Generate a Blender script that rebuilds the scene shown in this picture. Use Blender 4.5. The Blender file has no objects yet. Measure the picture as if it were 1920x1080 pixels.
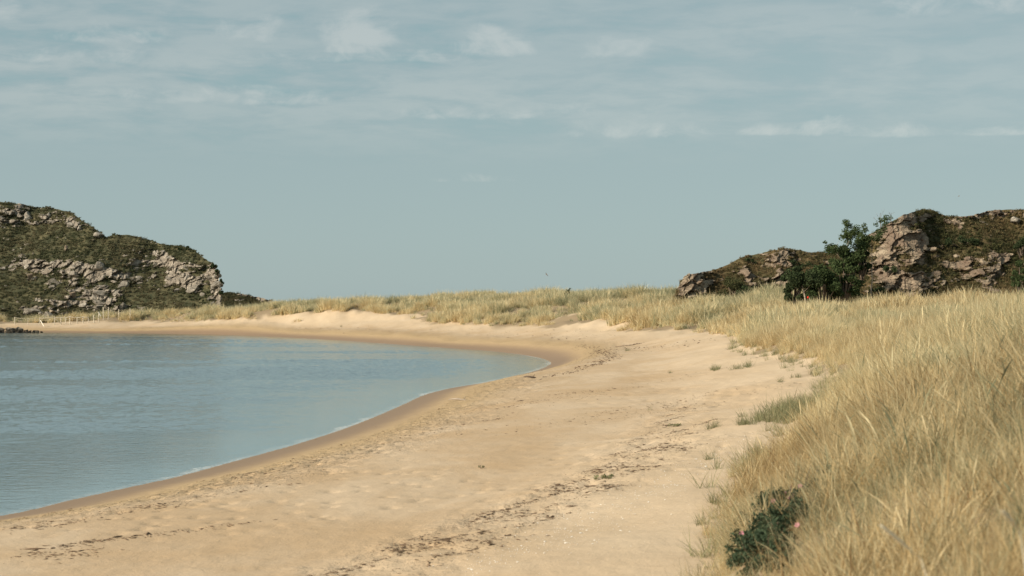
import bpy, math, random
import numpy as np
from mathutils import Vector, Matrix, Euler

# ------------------------------------------------------------------ camera, sky, sun, exposure
scene = bpy.context.scene
COL = scene.collection
F = 3583.0            # focal length in photo pixels (1920 wide)
HZ = 565.0            # photo row of the horizon
CZ = 5.0              # eye height above the water
cam_d = bpy.data.cameras.new("camera")
cam = bpy.data.objects.new("camera", cam_d); COL.objects.link(cam)
cam.location = (0, 0, CZ)
cam.rotation_euler = (math.radians(90), 0, 0)
cam_d.sensor_width = 36.0
cam_d.lens = 36.0 * F / 1920.0
cam_d.shift_y = (HZ - 540.0) / 1920.0
cam_d.clip_start = 0.1
cam_d.clip_end = 20000
cam_d.dof.use_dof = True
cam_d.dof.focus_distance = 95.0
cam_d.dof.aperture_fstop = 3.2
scene.camera = cam

SUN_AZ, SUN_EL = -118.0, 29.0      # degrees clockwise from the view direction (+Y); above the horizon
saz, sel = math.radians(SUN_AZ), math.radians(SUN_EL)
sun_dir = Vector((math.cos(sel) * math.sin(saz), math.cos(sel) * math.cos(saz), math.sin(sel)))
sun_d = bpy.data.lights.new("sun", 'SUN')
sun_d.energy = 4.6
sun_d.angle = math.radians(0.6)
sun_d.color = (1.0, 0.885, 0.72)
sun = bpy.data.objects.new("sun", sun_d); COL.objects.link(sun)
sun.rotation_euler = (-sun_dir).to_track_quat('-Z', 'Y').to_euler()
sun.location = sun_dir * 200

scene.view_settings.view_transform = 'Standard'
scene.view_settings.look = 'None'
scene.view_settings.gamma = 1.0
scene.view_settings.use_curve_mapping = False
scene.view_settings.exposure = 0.5
scene.cycles.max_bounces = 6
scene.cycles.transparent_max_bounces = 8
scene.cycles.use_denoising = True


class NT:
    """small helper for writing node trees"""
    def __init__(self, tree):
        self.t = tree; self.n = tree.nodes; self.l = tree.links
    def new(self, kind, **kw):
        nd = self.n.new(kind)
        for k, v in kw.items():
            setattr(nd, k, v)
        return nd
    def put(self, sock, v):
        if hasattr(v, 'is_linked') or hasattr(v, 'links'):
            self.l.new(v, sock)
        elif v is not None:
            if hasattr(sock.default_value, '__len__') and not hasattr(v, '__len__'):
                sock.default_value = [v] * len(sock.default_value)
            elif hasattr(sock.default_value, '__len__') and len(sock.default_value) == 4 and len(v) == 3:
                sock.default_value = (*v, 1.0)
            else:
                sock.default_value = v
    def m(self, op, a, b=None, c=None, clamp=False):
        nd = self.new('ShaderNodeMath', operation=op, use_clamp=clamp)
        self.put(nd.inputs[0], a)
        if b is not None: self.put(nd.inputs[1], b)
        if c is not None: self.put(nd.inputs[2], c)
        return nd.outputs[0]
    def smooth(self, x, a, b):
        nd = self.new('ShaderNodeMapRange', interpolation_type='SMOOTHSTEP')
        self.put(nd.inputs[0], x); self.put(nd.inputs[1], a); self.put(nd.inputs[2], b)
        return nd.outputs[0]
    def lin(self, x, a, b, c=0.0, d=1.0):
        nd = self.new('ShaderNodeMapRange')
        for i, v in enumerate((x, a, b, c, d)): self.put(nd.inputs[i], v)
        return nd.outputs[0]
    def mix(self, f, a, b, blend='MIX'):
        nd = self.new('ShaderNodeMix', data_type='RGBA', blend_type=blend)
        self.put(nd.inputs[0], f); self.put(nd.inputs[6], a); self.put(nd.inputs[7], b)
        return nd.outputs[2]
    def xyz(self, x, y, z):
        nd = self.new('ShaderNodeCombineXYZ')
        self.put(nd.inputs[0], x); self.put(nd.inputs[1], y); self.put(nd.inputs[2], z)
        return nd.outputs[0]
    def noise(self, vec, scale, detail=4.0, rough=0.55, dist=0.0, out=0):
        nd = self.new('ShaderNodeTexNoise')
        if vec is not None: self.put(nd.inputs['Vector'], vec)
        nd.inputs['Scale'].default_value = scale; nd.inputs['Detail'].default_value = detail
        nd.inputs['Roughness'].default_value = rough; nd.inputs['Distortion'].default_value = dist
        return nd.outputs[out]
    def attr(self, name, kind='GEOMETRY', out='Fac'):
        nd = self.new('ShaderNodeAttribute', attribute_name=name, attribute_type=kind)
        return nd.outputs[out]
    def bump(self, height, strength, dist, normal=None):
        nd = self.new('ShaderNodeBump')
        self.put(nd.inputs['Strength'], strength); nd.inputs['Distance'].default_value = dist
        self.put(nd.inputs['Height'], height)
        if normal is not None: self.put(nd.inputs['Normal'], normal)
        return nd.outputs[0]
    def mapping(self, vec, scale=(1, 1, 1), rot=(0, 0, 0)):
        nd = self.new('ShaderNodeMapping')
        self.put(nd.inputs[0], vec); nd.inputs['Scale'].default_value = scale; nd.inputs['Rotation'].default_value = rot
        return nd.outputs[0]


# ---- world: physical sky, graded to the photograph's soft teal, with a low broken cloud layer
world = bpy.data.worlds.new("World"); scene.world = world
world.use_nodes = True
w = NT(world.node_tree)
for nd in list(w.n): w.n.remove(nd)
sky = w.new('ShaderNodeTexSky', sky_type='NISHITA')
sky.sun_disc = False
sky.sun_elevation = sel
sky.sun_rotation = saz
sky.altitude = 0
sky.air_density = 1.0; sky.dust_density = 0.3; sky.ozone_density = 2.0
hsv = w.new('ShaderNodeHueSaturation')
hsv.inputs['Saturation'].default_value = 0.5
w.put(hsv.inputs['Color'], sky.outputs[0])
clear_sky = w.mix(1.0, hsv.outputs[0], (0.93, 1.06, 1.0), 'MULTIPLY')
base_sky = w.mix(0.70, clear_sky, (4.3, 5.6, 5.95))      # thin high haze evens the sky out
tc = w.new('ShaderNodeTexCoord')
sep = w.new('ShaderNodeSeparateXYZ'); w.l.new(tc.outputs['Generated'], sep.inputs[0])
az = w.m('ARCTAN2', sep.outputs[0], sep.outputs[1])
el = w.m('ARCSINE', sep.outputs[2])
def pxdir(px, py):
    return math.atan((px - 960) / F), math.atan((HZ - py) / F)
# thin layered cloud, everywhere round the sky
v1 = w.xyz(w.m('MULTIPLY', az, 11.0), w.m('MULTIPLY', el, 62.0), 0.0)
n1 = w.noise(v1, 1.0, 6.0, 0.58, 0.5)
v2 = w.xyz(w.m('MULTIPLY', az, 34.0), w.m('MULTIPLY', el, 130.0), 3.3)
n2 = w.noise(v2, 1.0, 5.0, 0.6, 0.3)
v3 = w.xyz(w.m('MULTIPLY', az, 4.2), w.m('MULTIPLY', el, 13.0), 7.7)
n3 = w.noise(v3, 1.0, 2.0, 0.5)
lay = w.m('ADD', w.m('MULTIPLY', n1, 0.62), w.m('MULTIPLY', n2, 0.38))
band = w.m('MULTIPLY', w.smooth(el, 0.065, 0.105), w.lin(az, 0.25, -0.2, 0.35, 1.0))
thin = w.m('MULTIPLY', w.smooth(lay, 0.44, 0.60), band)
thin = w.m('MULTIPLY', thin, w.lin(n3, 0.3, 0.65, 0.45, 1.0))
darkl = w.m('MULTIPLY', w.smooth(lay, 0.50, 0.34), w.m('MULTIPLY', band, 0.95))
# heaped clouds: flat bases, knobbly tops
nb = w.noise(w.xyz(w.m('MULTIPLY', az, 42.0), w.m('MULTIPLY', el, 70.0), 1.0), 1.0, 6.0, 0.62, 0.4)
nb2 = w.m('MULTIPLY', w.m('SUBTRACT', nb, 0.5), 3.2)
PUFFS = [  # px, py of the base centre, half width, height, strength
    (682, 74, 105, 66, 1.0), (655, 97, 80, 26, 0.8), (930, 94, 100, 50, 1.1), (1158, 100, 70, 46, 0.8), (12, 54, 40, 34, 0.8), (215, 84, 130, 34, 0.75),
    (480, 72, 110, 40, 0.6), (720, 112, 240, 24, 0.55), (1770, 34, 170, 40, 0.5), (1235, 250, 230, 34, 0.55), (1440, 252, 260, 17, 0.62), (1545, 252, 90, 28, 0.7), (1680, 258, 170, 22, 0.62),
    (1870, 260, 170, 15, 0.55), (880, 338, 80, 14, 0.4), (170, 124, 140, 28, 0.6), (430, 192, 260, 26, 0.55), (880, 216, 280, 26, 0.48)]
dirv = w.xyz(az, el, 0.0)
puff = None
for (px, py, hw, hh, st) in PUFFS:
    a0, e0 = pxdir(px, py)
    mp = w.new('ShaderNodeMapping'); w.l.new(dirv, mp.inputs[0])
    mp.inputs['Scale'].default_value = (F / hw, F / hh, 1); mp.inputs['Location'].default_value = (-a0 * F / hw, -e0 * F / hh, 0)
    sp = w.new('ShaderNodeSeparateXYZ'); w.l.new(mp.outputs[0], sp.inputs[0])
    yy = w.m('MAXIMUM', sp.outputs[1], w.m('MULTIPLY', sp.outputs[1], -3.2))
    r2 = w.m('MULTIPLY_ADD', sp.outputs[0], sp.outputs[0], w.m('MULTIPLY', yy, yy))
    p = w.m('MULTIPLY', w.m('SUBTRACT', 1.0, r2), st)
    puff = p if puff is None else w.m('MAXIMUM', puff, p)
puff = w.m('MAXIMUM', puff, -0.6)
puff = w.m('MULTIPLY', w.smooth(w.m('ADD', puff, w.m('MULTIPLY', nb2, 1.0)), 0.05, 1.25), 0.95)
cool = w.mix(darkl, base_sky, w.mix(1.0, base_sky, (0.80, 0.93, 0.95), 'MULTIPLY'))
c1 = w.mix(w.m('MULTIPLY', w.m('ADD', thin, w.m('MULTIPLY', w.smooth(n3, 0.42, 0.62), w.m('MULTIPLY', band, 0.35))), 0.9, clamp=True), cool, w.mix(1.0, base_sky, (1.31, 1.17, 1.12), 'MULTIPLY'))
c2 = w.mix(puff, c1, w.mix(1.0, base_sky, (1.42, 1.24, 1.18), 'MULTIPLY'))
bg = w.new('ShaderNodeBackground')
bg.inputs['Strength'].default_value = 0.0565
w.l.new(c2, bg.inputs['Color'])
world.cycles.sampling_method = 'MANUAL'; world.cycles.sample_map_resolution = 256
wo = w.new('ShaderNodeOutputWorld')
w.l.new(bg.outputs[0], wo.inputs['Surface'])

# ------------------------------------------------------------------ numeric helpers
rng = np.random.default_rng(11)
random.seed(5)

def _h(ix, iy, iz, seed):
    n = (ix * 374761393 + iy * 668265263 + iz * 2147483647 + seed * 974634777) & 0xFFFFFFFF
    n = ((n ^ (n >> 13)) * 1274126177) & 0xFFFFFFFF
    n = ((n ^ (n >> 16)) * 2246822519) & 0xFFFFFFFF
    return ((n ^ (n >> 15)) & 0xFFFFFF).astype(np.float64) / 16777215.0

def vnoise(x, y, z=None, seed=0):
    x = np.asarray(x, float); y = np.asarray(y, float)
    ix = np.floor(x).astype(np.int64); iy = np.floor(y).astype(np.int64)
    fx = x - ix; fy = y - iy
    fx = fx * fx * fx * (fx * (fx * 6 - 15) + 10); fy = fy * fy * fy * (fy * (fy * 6 - 15) + 10)
    if z is None:
        o = np.zeros_like(ix)
        a = _h(ix, iy, o, seed); b = _h(ix + 1, iy, o, seed); c = _h(ix, iy + 1, o, seed); d = _h(ix + 1, iy + 1, o, seed)
        return ((a + (b - a) * fx) * (1 - fy) + (c + (d - c) * fx) * fy) * 2 - 1
    z = np.asarray(z, float); iz = np.floor(z).astype(np.int64); fz = z - iz; fz = fz * fz * (3 - 2 * fz)
    r = []
    for k in (0, 1):
        a = _h(ix, iy, iz + k, seed); b = _h(ix + 1, iy, iz + k, seed); c = _h(ix, iy + 1, iz + k, seed); d = _h(ix + 1, iy + 1, iz + k, seed)
        r.append((a + (b - a) * fx) * (1 - fy) + (c + (d - c) * fx) * fy)
    return (r[0] * (1 - fz) + r[1] * fz) * 2 - 1

def fbm(x, y, z=None, octv=4, seed=0, gain=0.5):
    s = 0; a = 1.0; t = 0; f = 1.0
    c, sn = math.cos(0.6), math.sin(0.6)
    for k in range(octv):
        xr = (x * c - y * sn) * f + 17.3 * k; yr = (x * sn + y * c) * f - 9.1 * k
        s = s + a * vnoise(xr, yr, None if z is None else z * f, seed + k); t += a; a *= gain; f *= 2.03
    return s / t

def worley(x, y, seed=0):
    ix = np.floor(x).astype(np.int64); iy = np.floor(y).astype(np.int64)
    o = np.zeros_like(ix); d1 = np.full(x.shape, 9.0); d2 = np.full(x.shape, 9.0); idv = np.zeros(x.shape)
    gx = np.zeros(x.shape); gy = np.zeros(x.shape)
    for dx in (-1, 0, 1):
        for dy in (-1, 0, 1):
            px = ix + dx + _h(ix + dx, iy + dy, o, seed); py = iy + dy + _h(ix + dx, iy + dy, o + 1, seed)
            d = np.hypot(px - x, py - y)
            near = d < d1
            d2 = np.where(near, d1, np.minimum(d2, d)); d1 = np.where(near, d, d1)
            idv = np.where(near, _h(ix + dx, iy + dy, o + 2, seed), idv)
            gx = np.where(near, x - px, gx); gy = np.where(near, y - py, gy)
    return d1, d2, idv, gx, gy

def sstep(a, b, x):
    t = np.clip((x - a) / (b - a), 0, 1)
    return t * t * (3 - 2 * t)

def seg_dist(P, X, Y):
    d = np.full(X.shape, 1e9)
    for (x0, y0), (x1, y1) in zip(P[:-1], P[1:]):
        vx, vy = x1 - x0, y1 - y0
        t = np.clip(((X - x0) * vx + (Y - y0) * vy) / (vx * vx + vy * vy), 0, 1)
        d = np.minimum(d, np.hypot(X - x0 - t * vx, Y - y0 - t * vy))
    return d

def inside(P, X, Y):
    r = np.zeros(X.shape, bool)
    n = len(P)
    for i in range(n):
        x0, y0 = P[i]; x1, y1 = P[(i + 1) % n]
        if y0 == y1: continue
        c = (y0 > Y) != (y1 > Y)
        r ^= c & (X < (x1 - x0) * (Y - y0) / (y1 - y0) + x0)
    return r

def spline(P, n=6):
    P = [np.array(p, float) for p in P]; out = []
    for i in range(len(P) - 1):
        p0 = P[max(i - 1, 0)]; p1 = P[i]; p2 = P[i + 1]; p3 = P[min(i + 2, len(P) - 1)]
        for k in range(n):
            t = k / n
            out.append(0.5 * (2 * p1 + (p2 - p0) * t + (2 * p0 - 5 * p1 + 4 * p2 - p3) * t * t + (3 * p1 - p0 - 3 * p2 + p3) * t ** 3))
    out.append(P[-1]); return np.array(out)

def world_at(px, py, Y):
    return np.array([(px - 960) / F * Y, Y, CZ + (HZ - py) / F * Y])

def on_water(px, py):
    Y = CZ * F / (py - HZ); return ((px - 960) / F * Y, Y)

# ------------------------------------------------------------------ the lie of the land
SH_PX = [(0, 967), (133, 937), (233, 915), (333, 893), (433, 866), (500, 848), (560, 831), (640, 805), (700, 782), (760, 756), (793, 741), (843, 728),
         (910, 717), (950, 707.5), (993, 698), (1022, 688), (1031, 681), (1021, 674), (993, 667.5), (943, 661), (893, 656.5), (827, 652), (693, 642.5), (560, 634), (400, 627.5), (200, 624.5), (0, 623)]
shore_pts = [(-95, -60), (-60, -20), (-36, 9), (-24, 25), (-17.6, 34.8), (-14.2, 40.2)] + [on_water(*p) for p in SH_PX] + [(-100, 310), (-150, 302), (-260, 240), (-420, 60)]
SHORE = spline(shore_pts, 5)
WATER_POLY = [tuple(p) for p in SHORE] + [(-3000, 60), (-3000, -60)]

def T(px, py, z, A, L):
    Y = (CZ - z) * F / (py - HZ); return ((px - 960) / F * Y, Y, z, A, L)
toe_pts = [(-14, -40, 2.2, 2.0, 5), (-4, -6, 2.3, 2.0, 4), (0.5, 9, 2.2, 2.5, 3.0), T(1345, 1075, 1.95, 2.7, 3.4), T(1395, 920, 2.0, 3.0, 4.2), T(1450, 838, 2.05, 3.15, 5),
           T(1520, 768, 2.2, 2.95, 5), T(1562, 722, 2.35, 2.4, 5), T(1540, 690, 2.55, 1.85, 5), T(1445, 668, 2.5, 1.65, 5), T(1388, 652, 2.5, 1.55, 5.5), T(1368, 629, 2.65, 1.4, 6),
           T(1300, 620, 2.5, 1.6, 8), T(1245, 622, 2.4, 2.0, 9), T(1130, 618, 2.2, 3.8, 10), T(1000, 609, 2.3, 3.0, 9), T(885, 611, 2.1, 3.0, 8), T(770, 600, 2.5, 2.4, 8), T(640, 604, 2.0, 3.5, 8),
           T(500, 605, 1.8, 2.9, 7), T(380, 603, 1.8, 2.2, 6), T(280, 603, 1.6, 1.7, 5), (-67.5, 318, 1.5, 0.6, 5), (-76, 319, 1.25, 0.3, 5), (-88, 320, 1.2, 0.3, 5), (-110, 321, 1.2, 0.4, 5), (-170, 314, 1.2, 0.5, 5), (-300, 260, 1.2, .5, 5), (-460, 60, 1.2, .5, 5)]
TOE = spline(toe_pts, 8)
DUNE_POLY = [tuple(p[:2]) for p in TOE] + [(-3000, 300), (-3000, 6000), (4000, 6000), (4000, -60), (-14, -60)]

def land(X, Y, fine=True):
    """height, distance inland from the shore, distance into the dunes"""
    X = np.asarray(X, float); Y = np.asarray(Y, float)
    shp = X.shape; X = X.ravel(); Y = Y.ravel()
    ds = seg_dist(SHORE, X, Y); ds = np.where(inside(WATER_POLY, X, Y), -ds, ds)
    wob = (0.9 + 1.1 * sstep(120, 200, Y)) * fbm(X / 5.0, Y / 7.0, octv=3, seed=3) * sstep(25, 60, Y) + 0.25 * fbm(X / 1.3, Y / 1.3, octv=2, seed=4)
    dt0 = seg_dist(TOE[:, :2], X, Y); dt = np.where(inside(DUNE_POLY, X, Y), dt0, -dt0)
    W = np.zeros(X.shape); zt = np.zeros(X.shape); A = np.zeros(X.shape); L = np.zeros(X.shape)
    for t in TOE[::2]:
        q = (X - t[0]) ** 2 + (Y - t[1]) ** 2
        wt = 1.0 / (q + 2.0 + 0.0006 * q.clip(0, 4e6)) ** 2.0 + 1e-14
        W += wt; zt += wt * t[2]; A += wt * t[3]; L += wt * t[4]
    zt /= W; A /= W; L /= W
    din = np.maximum(-dt, 0)
    t = np.clip(ds, 0, None) / (np.clip(ds, 0, None) + din + 0.3)
    zb = zt * (0.72 * t + 0.28 * sstep(0.0, 0.45, t)) 
    bank = sstep(-6.5, 0.2, dt + 0.8 * wob)
    zb = zb * (1 - 0.30 * t) + 0.30 * t * zt * bank
    dd = np.maximum(dt + wob, 0)
    rise = A * (1 - np.exp(-dd / L)) * (1 - 0.25 * np.exp(-dd / 1.5))
    hum = ((0.42 + 0.5 * sstep(120, 190, Y)) * fbm(X / 7.0, Y / 9.0, octv=3, seed=8) + 0.16 * fbm(X / 2.2, Y / 2.6, octv=2, seed=9)) * sstep(0.3, 5, dd) * np.clip(A / 2, 0.2, 1)
    z = np.where(dt > 0, zt, zb) + rise + hum
    # small blown-sand slopes in front of the dunes
    z += 0.16 * sstep(-7, 0.5, dt) * fbm(X / 3.2, Y / 5.0, octv=2, seed=15) * sstep(14, 30, Y)
    z = np.where(ds < 0, -0.06 + 0.045 * ds - 0.0, z)
    z = np.where(ds < -50, -2.4, z)
    far = sstep(380, 700, np.hypot(X, Y)); z = np.where(ds > 0, z * (1 - far) + far * 3.6, z)
    return z.reshape(shp), ds.reshape(shp), dt.reshape(shp)

def relief(X, Y, ds, dt):
    """trampled sand, wrack hummocks, cusps: a few centimetres"""
    dry = sstep(1.5, 4.0, ds) * (1 - sstep(0.0, 1.2, dt))
    pit = fbm(X / 0.24, Y / 0.5, octv=2, seed=21)
    trod = sstep(2.2, 3.6, ds) * (1 - sstep(5.0, 8.5, ds)) * (0.6 + 0.4 * sstep(-0.2, 0.4, fbm(X / 3, Y / 5, octv=2, seed=22)))
    wr = wrack_mask(X, Y)
    d1, d2, idv, gx, gy = worley(X / 0.5, Y / 0.75, seed=5)
    steps = -np.exp(-(d1 / 0.26) ** 2) * (idv > 0.62)
    patch = sstep(-0.12, 0.3, fbm(X / 5 + 4, Y / 8, octv=2, seed=23))
    r = dry * (0.008 * pit + 0.05 * trod * pit + 0.09 * steps * (trod * 0.9 + 0.55 * patch))
    lump = fbm(X / 0.8, Y / 1.3, octv=3, seed=25)
    r += dry * wr * (0.085 * np.abs(lump) ** 0.8 + 0.02 * pit)
    r += dry * 0.03 * fbm(X / 2.4, Y / 4.5, octv=3, seed=26)
    return r

def grass_edge(X, Y, d, clump):
    """how far into the dunes the grass begins; bare chutes run up the far dune faces"""
    chute = fbm(X / 5.5 + 0.12 * Y, Y / 14.0, octv=2, seed=62) * sstep(170, 230, Y) * sstep(9.0, 1.0, d)
    return np.where(Y < 34, -0.12 + 0.6 * clump, 0.3 + 1.3 * clump) + 26.0 * np.maximum(chute, -0.01)
def grass_clump(X, Y):
    fs = 1 + 0.9 * sstep(90, 150, Y)
    return fbm(X / (1.6 * fs), Y / (1.9 * fs), octv=2, seed=61) * (1 + 0.4 * sstep(90, 150, Y))
def toe_wobble(X, Y):
    return (0.9 + 1.1 * sstep(120, 200, Y)) * fbm(X / 5.0, Y / 7.0, octv=3, seed=3) * sstep(25, 60, Y) + 0.25 * fbm(X / 1.3, Y / 1.3, octv=2, seed=4)

def ground_hits(pxs, pys, lo=7.0, hi=420.0, n=900, lift=0.0):
    """where the lines of sight through photo pixels meet the land"""
    ys = np.geomspace(lo, hi, n); res = []
    for px, py in zip(pxs, pys):
        X = (px - 960) / F * ys; Zr = CZ + (HZ - py) / F * ys
        z, ds, dt = land(X, ys)
        k = np.argmax(z + lift >= Zr)
        res.append((X[k], ys[k], z[k]))
    return res

WR_LINES_PX = [[(560, 1100), (700, 1050), (860, 985), (1000, 940), (1080, 905), (1150, 870), (1230, 810), (1290, 765)],
               [(640, 1085), (780, 1030), (930, 965), (1040, 925), (1130, 890), (1220, 850), (1290, 805), (1340, 790)],
               [(760, 1085), (900, 1010), (1010, 965), (1120, 920), (1220, 870), (1300, 830)]]
WR = [np.array(ground_hits(*zip(*l)))[:, :2] for l in WR_LINES_PX]
def wrack_mask(X, Y):
    m = np.zeros(X.shape)
    for l in WR:
        m = np.maximum(m, np.exp(-(seg_dist(l, X.ravel(), Y.ravel()).reshape(X.shape) / (0.45 + 0.012 * Y)) ** 2))
    return m

# ------------------------------------------------------------------ mesh and object helpers
def link(name, mesh, mat=None, parent=None):
    o = bpy.data.objects.new(name, mesh); COL.objects.link(o)
    if mat is not None and len(mesh.materials) == 0: mesh.materials.append(mat)
    if parent is not None: o.parent = parent
    return o

def empty(name, loc=(0, 0, 0)):
    o = bpy.data.objects.new(name, None); COL.objects.link(o); o.location = loc; o.empty_display_size = 0.2
    return o

def tag(o, label=None, cat=None, group=None, kind=None):
    if label: o['label'] = label
    if cat: o['category'] = cat
    if group: o['group'] = group
    if kind: o['kind'] = kind
    return o

def np_mesh(name, V, Q, smooth=True, attrs=None, mat=None):
    """mesh from numpy verts and quads (or tris)"""
    V = np.asarray(V, np.float32); Q = np.asarray(Q, np.int32)
    me = bpy.data.meshes.new(name)
    k = Q.shape[1]
    me.vertices.add(len(V)); me.vertices.foreach_set('co', V.ravel())
    me.loops.add(Q.size); me.loops.foreach_set('vertex_index', Q.ravel())
    me.polygons.add(len(Q)); me.polygons.foreach_set('loop_start', np.arange(0, Q.size, k, dtype=np.int32))
    if smooth is not None:
        me.polygons.foreach_set('use_smooth', np.full(len(Q), bool(smooth)))
    for nme, arr in (attrs or {}).items():
        a = me.attributes.new(nme, 'FLOAT', 'POINT'); a.data.foreach_set('value', np.asarray(arr, np.float32).ravel())
    me.update(calc_edges=True)
    if mat: me.materials.append(mat)
    return me

def grid_quads(nr, nc):
    i = np.arange(nr * nc).reshape(nr, nc)
    return np.stack([i[:-1, :-1], i[:-1, 1:], i[1:, 1:], i[1:, :-1]], -1).reshape(-1, 4)

def material(name):
    m = bpy.data.materials.new(name); m.use_nodes = True
    t = NT(m.node_tree)
    for nd in list(t.n): t.n.remove(nd)
    out = t.new('ShaderNodeOutputMaterial')
    return m, t, out

def simple(name, col, rough=0.8, var=0.25, scale=3.0, bump=0.0):
    m, t, out = material(name)
    geo = t.new('ShaderNodeTexCoord').outputs['Object']
    n = t.noise(geo, scale, 5, 0.6)
    c = t.mix(n, tuple(v * (1 - var) for v in col), tuple(min(v * (1 + var), 1) for v in col))
    b = t.new('ShaderNodeBsdfPrincipled'); t.put(b.inputs['Base Color'], c); b.inputs['Roughness'].default_value = rough
    b.inputs['Specular IOR Level'].default_value = 0.25
    if bump: t.put(b.inputs['Normal'], t.bump(n, 0.6, bump))
    t.l.new(b.outputs[0], out.inputs[0]); return m

# ------------------------------------------------------------------ materials of the setting
def sand_material():
    m, t, out = material('sand')
    pos = t.new('ShaderNodeNewGeometry').outputs['Position']
    ds = t.attr('ds'); dt = t.attr('dt'); wr = t.attr('wr')
    big = t.noise(pos, 0.22, 4, 0.55)
    streak = t.noise(t.mapping(pos, (0.35, 0.12, 0.3), (0, 0, -0.25)), 1.0, 5, 0.6, 0.6)
    mid = t.noise(pos, 1.7, 5, 0.62)
    fine = t.noise(pos, 14.0, 4, 0.65)
    grit = t.noise(pos, 55.0, 2, 0.6)
    dry = t.mix(t.smooth(streak, 0.36, 0.64), (0.435, 0.315, 0.195), (0.495, 0.38, 0.258))
    dry = t.mix(t.m('MULTIPLY', t.smooth(big, 0.45, 0.7), 0.6), dry, (0.41, 0.28, 0.155))
    dry = t.mix(t.m('MULTIPLY', t.smooth(dt, -6.0, 0.0), 0.65), dry, (0.51, 0.40, 0.275))
    dry = t.mix(t.m('MULTIPLY', t.smooth(mid, 0.52, 0.72), 0.28), dry, (0.36, 0.26, 0.165))
    d2 = t.m('ADD', ds, t.m('MULTIPLY', t.m('SUBTRACT', mid, 0.5), 1.6))
    d2 = t.m('ADD', d2, t.m('MULTIPLY', t.m('SUBTRACT', big, 0.5), 2.5))
    tan = t.mix(mid, (0.36, 0.25, 0.13), (0.44, 0.32, 0.185))
    c = t.mix(t.smooth(d2, 3.0, 7.0), tan, dry)
    wet = t.mix(fine, (0.20, 0.132, 0.078), (0.25, 0.17, 0.105))
    wetf = t.smooth(t.m('ADD', ds, t.m('MULTIPLY', t.m('SUBTRACT', mid, 0.5), 1.1)), 3.4, 0.9)
    c = t.mix(wetf, c, wet)
    c = t.mix(t.m('MULTIPLY', t.smooth(fine, 0.58, 0.78), 0.30), c, t.mix(1.0, c, (0.72, 0.68, 0.62), 'MULTIPLY'))
    c = t.mix(t.m('MULTIPLY', t.smooth(grit, 0.62, 0.75), 0.25), c, (0.22, 0.15, 0.10))
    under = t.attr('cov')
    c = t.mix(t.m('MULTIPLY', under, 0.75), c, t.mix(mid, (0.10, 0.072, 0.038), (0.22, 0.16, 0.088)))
    b = t.new('ShaderNodeBsdfPrincipled'); t.put(b.inputs['Base Color'], c)
    t.put(b.inputs['Roughness'], t.lin(wetf, 0, 1, 0.95, 0.62)); b.inputs['Specular IOR Level'].default_value = 0.3
    trodn = t.m('MULTIPLY', t.smooth(t.noise(pos, 5.0, 4, 0.7), 0.54, 0.42), t.m('MAXIMUM', t.attr('tr'), t.m('MULTIPLY', wr, 0.3)))
    hgt = t.m('ADD', t.m('MULTIPLY', mid, 0.9), t.m('ADD', t.m('MULTIPLY', fine, 0.35), t.m('MULTIPLY', grit, 0.08)))
    stren = t.lin(wetf, 0, 1, 0.75, 0.10)
    t.put(b.inputs['Normal'], t.bump(trodn, 1.0, -0.045, t.bump(hgt, stren, 0.06)))
    t.l.new(b.outputs[0], out.inputs[0]); return m

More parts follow.
